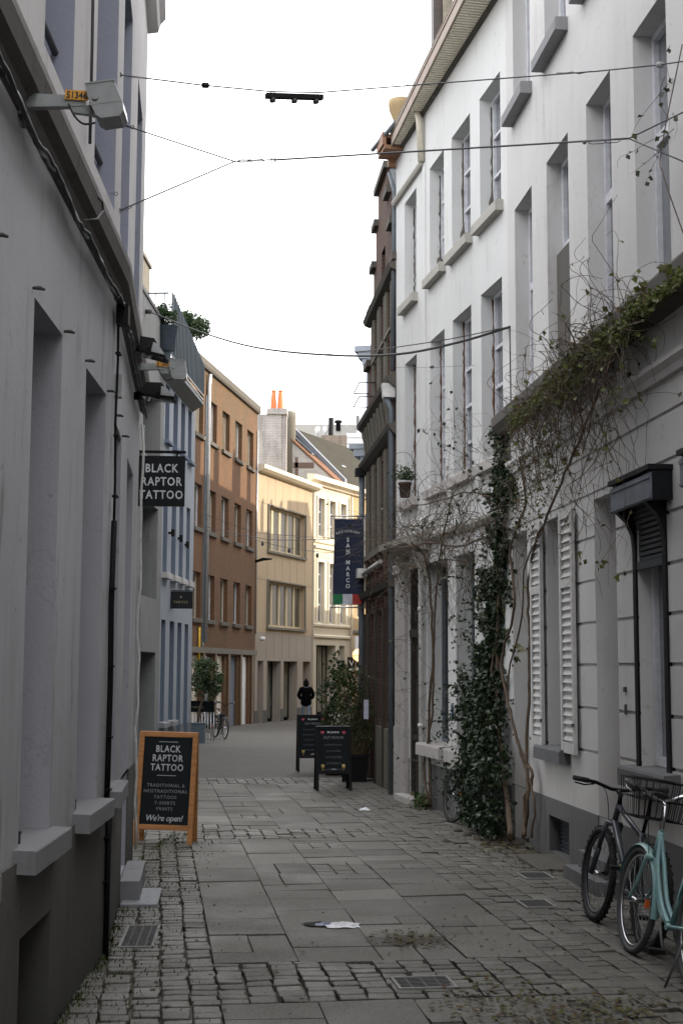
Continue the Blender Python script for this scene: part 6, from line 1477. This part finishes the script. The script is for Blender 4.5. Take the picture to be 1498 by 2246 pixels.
def floodlight(label, c, yaw, tilt):
    o = thing('floodlight', label, 'floodlight', c, 'black floodlights on the left house')
    M = Matrix.Translation(c) @ Matrix.Rotation(yaw, 4, 'Z') @ Matrix.Rotation(tilt, 4, 'Y')
    m = MB(); m.hexa([M @ Vector(q) for q in ((-.13, -.10, -.035), (.17, -.10, -.035), (.17, .10, -.035), (-.13, .10, -.035), (-.08, -.07, .075), (.05, -.07, .085), (.05, .07, .085), (-.08, .07, .075))]); m.build('housing', 'black_metal', o)
    m = MB(); m.hexa([M @ Vector(q) for q in ((.06, -.101, -.03), (.172, -.101, -.03), (.172, .101, -.03), (.06, .101, -.03), (.052, -.071, .078), (.062, -.071, .078), (.062, .071, .078), (.052, .071, .078))]); m.build('visor', 'lamp_grey', o)
    m = MB(); m.box(-.13, .18, -.105, .105, -.055, -.035, M); m.box(.02, .06, -.12, -.10, -.07, -.01, M); m.build('front_frame', 'black_metal', o)
    m = MB(); m.box(-.10, .165, -.095, .095, -.058, -.0555, M); m.build('glass', 'glass_grey', o)
    m = MB(); m.tube([M @ Vector((-.05, .0, .02)), M @ Vector((-.22, 0, -.04)), M @ Vector((-.26, 0, -.12))], .016, 6); m.box(-.20, -.12, -.03, .03, -.075, -.03, M); m.build('bracket', 'black_metal', o); return o
c = at_depth(322, 765, 10.75); floodlight('upper black floodlight above the farther numbered lamp', c, R(0), R(14)); c = at_depth(342, 862, 11.7); floodlight('lower black floodlight below the farther numbered lamp', c, R(0), R(6))
for px, py, s in ((379, 1169, 'first'), (397, 1181, 'middle'), (411, 1195, 'last')):
    c = at_depth(px, py, 33.5+(px-379)*.075); o = thing('wall_light', {'first': 'small black wall light nearest to the concrete house', 'middle': 'middle one of three small black wall lights on the blue house', 'last': 'farthest of three small black wall lights on the blue house'}[s], 'wall light', c, 'black wall lights on the blue house')
    m = MB(); m.bbox(-.03, .055, -.05, .05, -.09, .09, .008, Matrix.Translation(c)); m.box(-.2, -.03, -.02, .02, -.03, .03, Matrix.Translation(c)); m.build('casing', 'black_metal', o)
o = thing('wall_light', 'long dark lamp arm sticking out at the edge of the brick house', 'wall light', at_depth(565, 1230, 56)); p = at_depth(560, 1232, 56.2); q = at_depth(597, 1226, 56.0)
m = MB(); m.tube([p, p+(q-p)*.45+UP*.05, q], [.05, .07, .03], 6); m.build('arm', 'black_metal', o)

# ================================================================== wires over the street
def wire(label, pts, r, sag=0.0, name='wire', mat='wire_steel', cat='wire', group='wires across the street', extra=None):
    m = MB(); L = len(pts)
    for a, b_ in zip(pts, pts[1:]):
        P = [a+(b_-a)*i/16-UP*sag*4*(i/16)*(1-i/16) for i in range(17)]; m.tube(P, r, 5)
    if extra: extra(m)
    return meta(m.build(name, mat), label, cat, group)
def ring(m, c, r, t_, ax='Y'): m.tube([c+Vector((math.cos(a)*r, 0, math.sin(a)*r)) for a in [k*math.pi/6 for k in range(12)]], t_, 5, closed=True)
def shackle(m, a, b_, r=.012):
    d = (b_-a).normalized(); s_ = d.cross(Vector((0, 1, 0))).normalized()*r
    for k in (1, -1): m.tube([a+s_*k*.3, a+(b_-a)*.2+s_*k, a+(b_-a)*.8+s_*k, b_+s_*k*.3], .0035, 5)
D = at_depth
w1 = [D(262, 164, 8.87), D(447, 187, 9.4), D(595, 201, 9.75), D(700, 203, 9.9), D(880, 189, 10.1), D(1300, 157, 9.6), D(1447, 142, 9.2), D(1540, 128, 8.9)]
wire('thin upper wire that carries the dark bar of three spotlights', w1, .0055, .0, extra=lambda m: (ring(m, w1[0]+Vector((.0, 0, 0)), .017, .004), m.tube([w1[0]-Vector((.05, 0, 0)), w1[0]-Vector((.017, 0, 0))], .005, 5), m.tube([D(1220, 160, 9.75), D(1240, 160, 9.7), D(1255, 158, 9.7), D(1270, 162, 9.7), D(1290, 157, 9.6)], .004, 5), m.tube([D(282, 168, 8.9), D(322, 172, 9.0)], .004, 5)))
w2 = [D(515, 354, 10.2), D(540, 353, 10.2)]; J, K_ = D(515, 354, 10.2), D(1378, 304, 9.6)
def hw2(m):
    shackle(m, D(522, 354, 10.2), D(548, 352, 10.2)); shackle(m, D(545, 352, 10.2), D(580, 352, 10.2)); ring(m, D(600, 351, 10.2), .018, .004); shackle(m, D(1290, 313, 9.65), D(1330, 311, 9.63)); shackle(m, D(1325, 311, 9.6), D(1360, 308, 9.6))
    m.lathe([(.010, 0), (.016, .01), (.010, .02)], Matrix.Translation(D(1281, 313, 9.65)-UP*.01), 8)
    ring(m, D(262, 462, 9.06), .016, .004); ring(m, D(291, 279, 10.0), .013, .004); shackle(m, D(268, 461, 9.06), D(290, 452, 9.1), .008); m.tube([D(252, 462, 9.0), D(258, 462, 9.05)], .005, 5); ring(m, D(255, 425, 8.5), .011, .003); m.tube([D(244, 424, 8.45), D(251, 425, 8.5)], .003, 4)
    shackle(m, D(272, 274, 10.0), D(286, 279, 10.0), .006)
m_ = MB(); wire('heavier wire with turnbuckles that forks at both ends', [D(600, 351, 10.2), K_], .0075, .0, extra=lambda m: (hw2(m), [m.tube([a, b_], .0055, 5) for a, b_ in ((J, D(268, 273, 10.0)), (J, D(262, 462, 9.06)), (J, D(605, 350, 10.2)), (K_, D(1520, 235, 9.2)), (K_, D(1520, 364, 9.2)))]))
w3 = [D(320, 683, 29.7), D(345, 690, 29.2), D(440, 728, 26), D(560, 762, 22.5), D(725, 779, 19.5), D(870, 777, 17.6), D(1000, 752, 16.3), D(1117, 717, 15.2)]
wire('sagging black cable from the concrete house to the corner above the ivy', catmull(w3, 5), .016, mat='cable', name='cable', cat='cable', extra=lambda m: (m.tube([D(317, 683, 29.8), D(330, 684, 29.6)], .05, 6), m.tube([D(1098, 722, 15.2), D(1122, 716, 15.2)], .012, 5), m.tube([D(1117, 720, 15.2), D(1120, 880, 15.2)], .007, 5)))
w4 = [D(690, 778, 26), D(800, 770, 20), D(900, 757, 17.5), D(1000, 741, 16.2), D(1117, 716, 15.2)]
wire('thin second wire just above the sagging cable', catmull(w4, 4), .007, mat='cable')
wire('short thin wire with an insulator across the second white house', [D(868, 806, 20.7), D(947, 806, 18.2), D(1040, 801, 16.4)], .003, extra=lambda m: m.lathe([(.01, -.03), (.025, 0), (.01, .03)], Matrix.Translation(D(947, 805, 18.2)) @ Matrix.Rotation(R(90), 4, 'Y'), 8))
wire('far wire crossing in front of the yellow building, upper of three', [D(430, 1120, 45), D(560, 1168, 45), D(730, 1180, 36), D(800, 1178, 26)], .008, .02, mat='cable'); wire('far wire crossing in front of the yellow building, middle of three', [D(430, 1150, 45), D(585, 1183, 42), D(690, 1183, 36), D(800, 1175, 26)], .010, .02, mat='cable')
def knots(m):
    for px, py in ((576, 1191), (634, 1206), (696, 1217)): m.lathe([(.02, -.09), (.05, -.05), (.04, .03), (.015, .06)], Matrix.Translation(D(px, py, 42)), 6)
wire('far string of small bulbs in front of the yellow building, lowest of three', [D(440, 1160, 45), D(576, 1188, 42), D(634, 1202, 42), D(696, 1210, 40), D(800, 1216, 26)], .007, .01, mat='cable', name='string_lights', extra=knots)
# insulators
for px, py, Yp, lb, mt in ((451, 187, 9.4, 'dark green oval insulator on the upper wire at the left', 'black_paint'), (1447, 142, 9.2, 'grey ribbed insulator on the upper wire at the right', 'lamp_grey')):
    c = D(px, py, Yp); o = MB(); o.lathe([(.006, -.028), (.020, -.022), (.022, 0), (.020, .022), (.006, .028)], Matrix.Translation(c) @ Matrix.Rotation(R(92), 4, 'Y') @ Matrix.Rotation(R(90), 4, 'Z'), 12, sx=.75); meta(o.build('insulator', mt), lb, 'insulator', 'insulators on the upper wire')
c = D(645, 213, 9.82); sb = thing('spotlight_bar', 'dark bar with three round spotlights hanging from the upper wire', 'spotlights', c)
a, b_ = D(583, 210, 9.74), D(708, 214, 9.9); M = facing((a+b_)/2, b_-a); L_ = (b_-a).length
m = MB(); m.box(-L_/2, L_/2, -.018, .018, -.02, .02, M); m.build('bar', 'black_metal', sb)
for x in (-L_*.38, 0, L_*.38): m = MB(); m.lathe([(.022, -.028), (.024, -.01), (.02, 0)], M @ Matrix.Translation((x, -.018, 0)) @ Matrix.Rotation(R(-90), 4, 'X'), 12) if False else m.lathe([(.020, 0), (.024, .012), (.022, .028)], M @ Matrix.Translation((x, -.018, .0)) @ Matrix.Rotation(R(90), 4, 'X'), 12); m.build('spotlight', 'iron', sb)
m = MB()
for x in (-L_*.38, L_*.38): m.tube([M @ Vector((x-.02, .018, 0)), M @ Vector((x, .05, 0)), M @ Vector((x+.02, .018, 0))], .003, 4)
m.build('hook', 'wire_steel', sb)
# graffiti on the pillar of the second white house
gr = MB(); q = random.Random(4); base = R2.uz(993, 1560)
for k in range(5):
    P = [R2.P(base[0]+q.uniform(-.07, .07), base[1]+q.uniform(-.11, .11), .004) for _ in range(5)]
    gr.tube(catmull(P, 4), .006, 4)
meta(gr.build('graffiti', 'graffiti_blue'), 'small dark blue graffiti tag on the white pillar', 'graffiti')
# barrier with a dark panel and rails by the olive
pc = Vector((-3.85, 39.2, gz(39.2))); o = thing('barrier', 'black panel on metal rails behind the olive planter', 'barrier', pc)
p0, p1 = D(419, 1537, 39), D(470, 1562, 39); m = MB(); m.box(p0.x, p1.x, 39, 39.04, p1.z, p0.z); m.build('panel', 'board_black', o)
m = MB(); text_geo(m, 'PAROLE', facing(Vector((p0.x+.2, 38.99, (p0.z+p1.z)/2-.05)), Vector((1, 0, 0))), .09, .9, 1.2); m.build('lettering', 'gold_dim', o)
m = MB()
for k in range(9): x = p0.x+k*(p1.x-p0.x)/8; m.tube([Vector((x, 39.02, gz(39))), Vector((x, 39.02, p1.z))], .012, 5)
m.build('rails', 'galvanised', o)

# ================================================================== the walking person
pg = on_ground(671, 1588); PX, PY, PZ = pg.x, pg.y, pg.z
def skin_body(name, joints, edges, mat, parent, root=0, sub=1):
    me = bpy.data.meshes.new(name); me.from_pydata([j[:3] for j in joints], edges, [])
    o = bpy.data.objects.new(name, me); COL.objects.link(o); md = o.modifiers.new('s', 'SKIN'); md.use_smooth_shade = True
    sv = me.skin_vertices[0].data
    for i, j in enumerate(joints): sv[i].radius = (j[3], j[4]); sv[i].use_root = (i == root)
    o.modifiers.new('b', 'SUBSURF').levels = sub
    dg = bpy.context.evaluated_depsgraph_get(); m2 = bpy.data.meshes.new_from_object(o.evaluated_get(dg)); bpy.data.objects.remove(o)
    m2.materials.clear(); m2.materials.append(MAT[mat]); m2.name = name
    for p_ in m2.polygons: p_.use_smooth = True
    o2 = bpy.data.objects.new(name, m2); link(o2, parent); OFF[o2] = Vector((0, 0, 0)); return o2
pr_ = thing('person', 'person seen from behind in a long black padded coat and jeans walking away', 'person', (0, 0, 0))
J_ = [(0, 0, .92, .14, .10), (0, 0, 1.15, .13, .09), (0, 0, 1.38, .16, .09), (0, 0, 1.50, .055, .055), (0, .01, 1.60, .085, .10), (0, .01, 1.70, .07, .08),
      (-.10, 0, .86, .085, .085), (-.10, .06, .48, .06, .06), (-.10, .02, .08, .04, .045), (-.10, .14, .03, .04, .03),
      (.10, 0, .86, .085, .085), (.10, -.06, .48, .06, .06), (.10, -.22, .12, .04, .045), (.10, -.15, .04, .04, .03),
      (-.19, 0, 1.40, .06, .06), (-.30, .02, 1.14, .05, .05), (-.20, .16, .98, .035, .035), (-.15, .22, .95, .03, .04),
      (.19, 0, 1.40, .06, .06), (.30, .02, 1.14, .05, .05), (.20, .16, .98, .035, .035), (.15, .22, .95, .03, .04)]
ED = [(0, 1), (1, 2), (2, 3), (3, 4), (4, 5), (0, 6), (6, 7), (7, 8), (8, 9), (0, 10), (10, 11), (11, 12), (12, 13), (2, 14), (14, 15), (15, 16), (16, 17), (2, 18), (18, 19), (19, 20), (20, 21)]
skin_body('body', J_, ED, 'jeans', pr_)
CJ = [(0, 0, .66, .27, .17), (0, 0, .95, .23, .15), (0, 0, 1.18, .19, .14), (0, 0, 1.38, .20, .14), (0, -.02, 1.50, .13, .12),
      (-.20, 0, 1.38, .095, .095), (-.30, .0, 1.13, .10, .09), (-.20, .10, .98, .07, .07), (.20, 0, 1.38, .095, .095), (.30, .0, 1.13, .10, .09), (.20, .10, .98, .07, .07)]
skin_body('coat', CJ, [(0, 1), (1, 2), (2, 3), (3, 4), (3, 5), (5, 6), (6, 7), (3, 8), (8, 9), (9, 10)], 'coat_black', pr_)
m = MB(); m.lathe([(.04, 1.44), (.09, 1.49), (.108, 1.58), (.105, 1.66), (.075, 1.735), (.02, 1.76)], Matrix.Translation((0, -.01, 0)), 14, sy=1.1); m.lathe([(.02, 1.74), (.045, 1.77), (.03, 1.805), (.01, 1.81)], Matrix.Translation((0, -.02, 0)), 10); m.build('hair', 'hair_dark', pr_)
pr_.scale = (1.0,)*3; pr_.location = (PX, PY, PZ); pr_.rotation_euler = (0, 0, R(8))
print('objects', len(COL.objects))
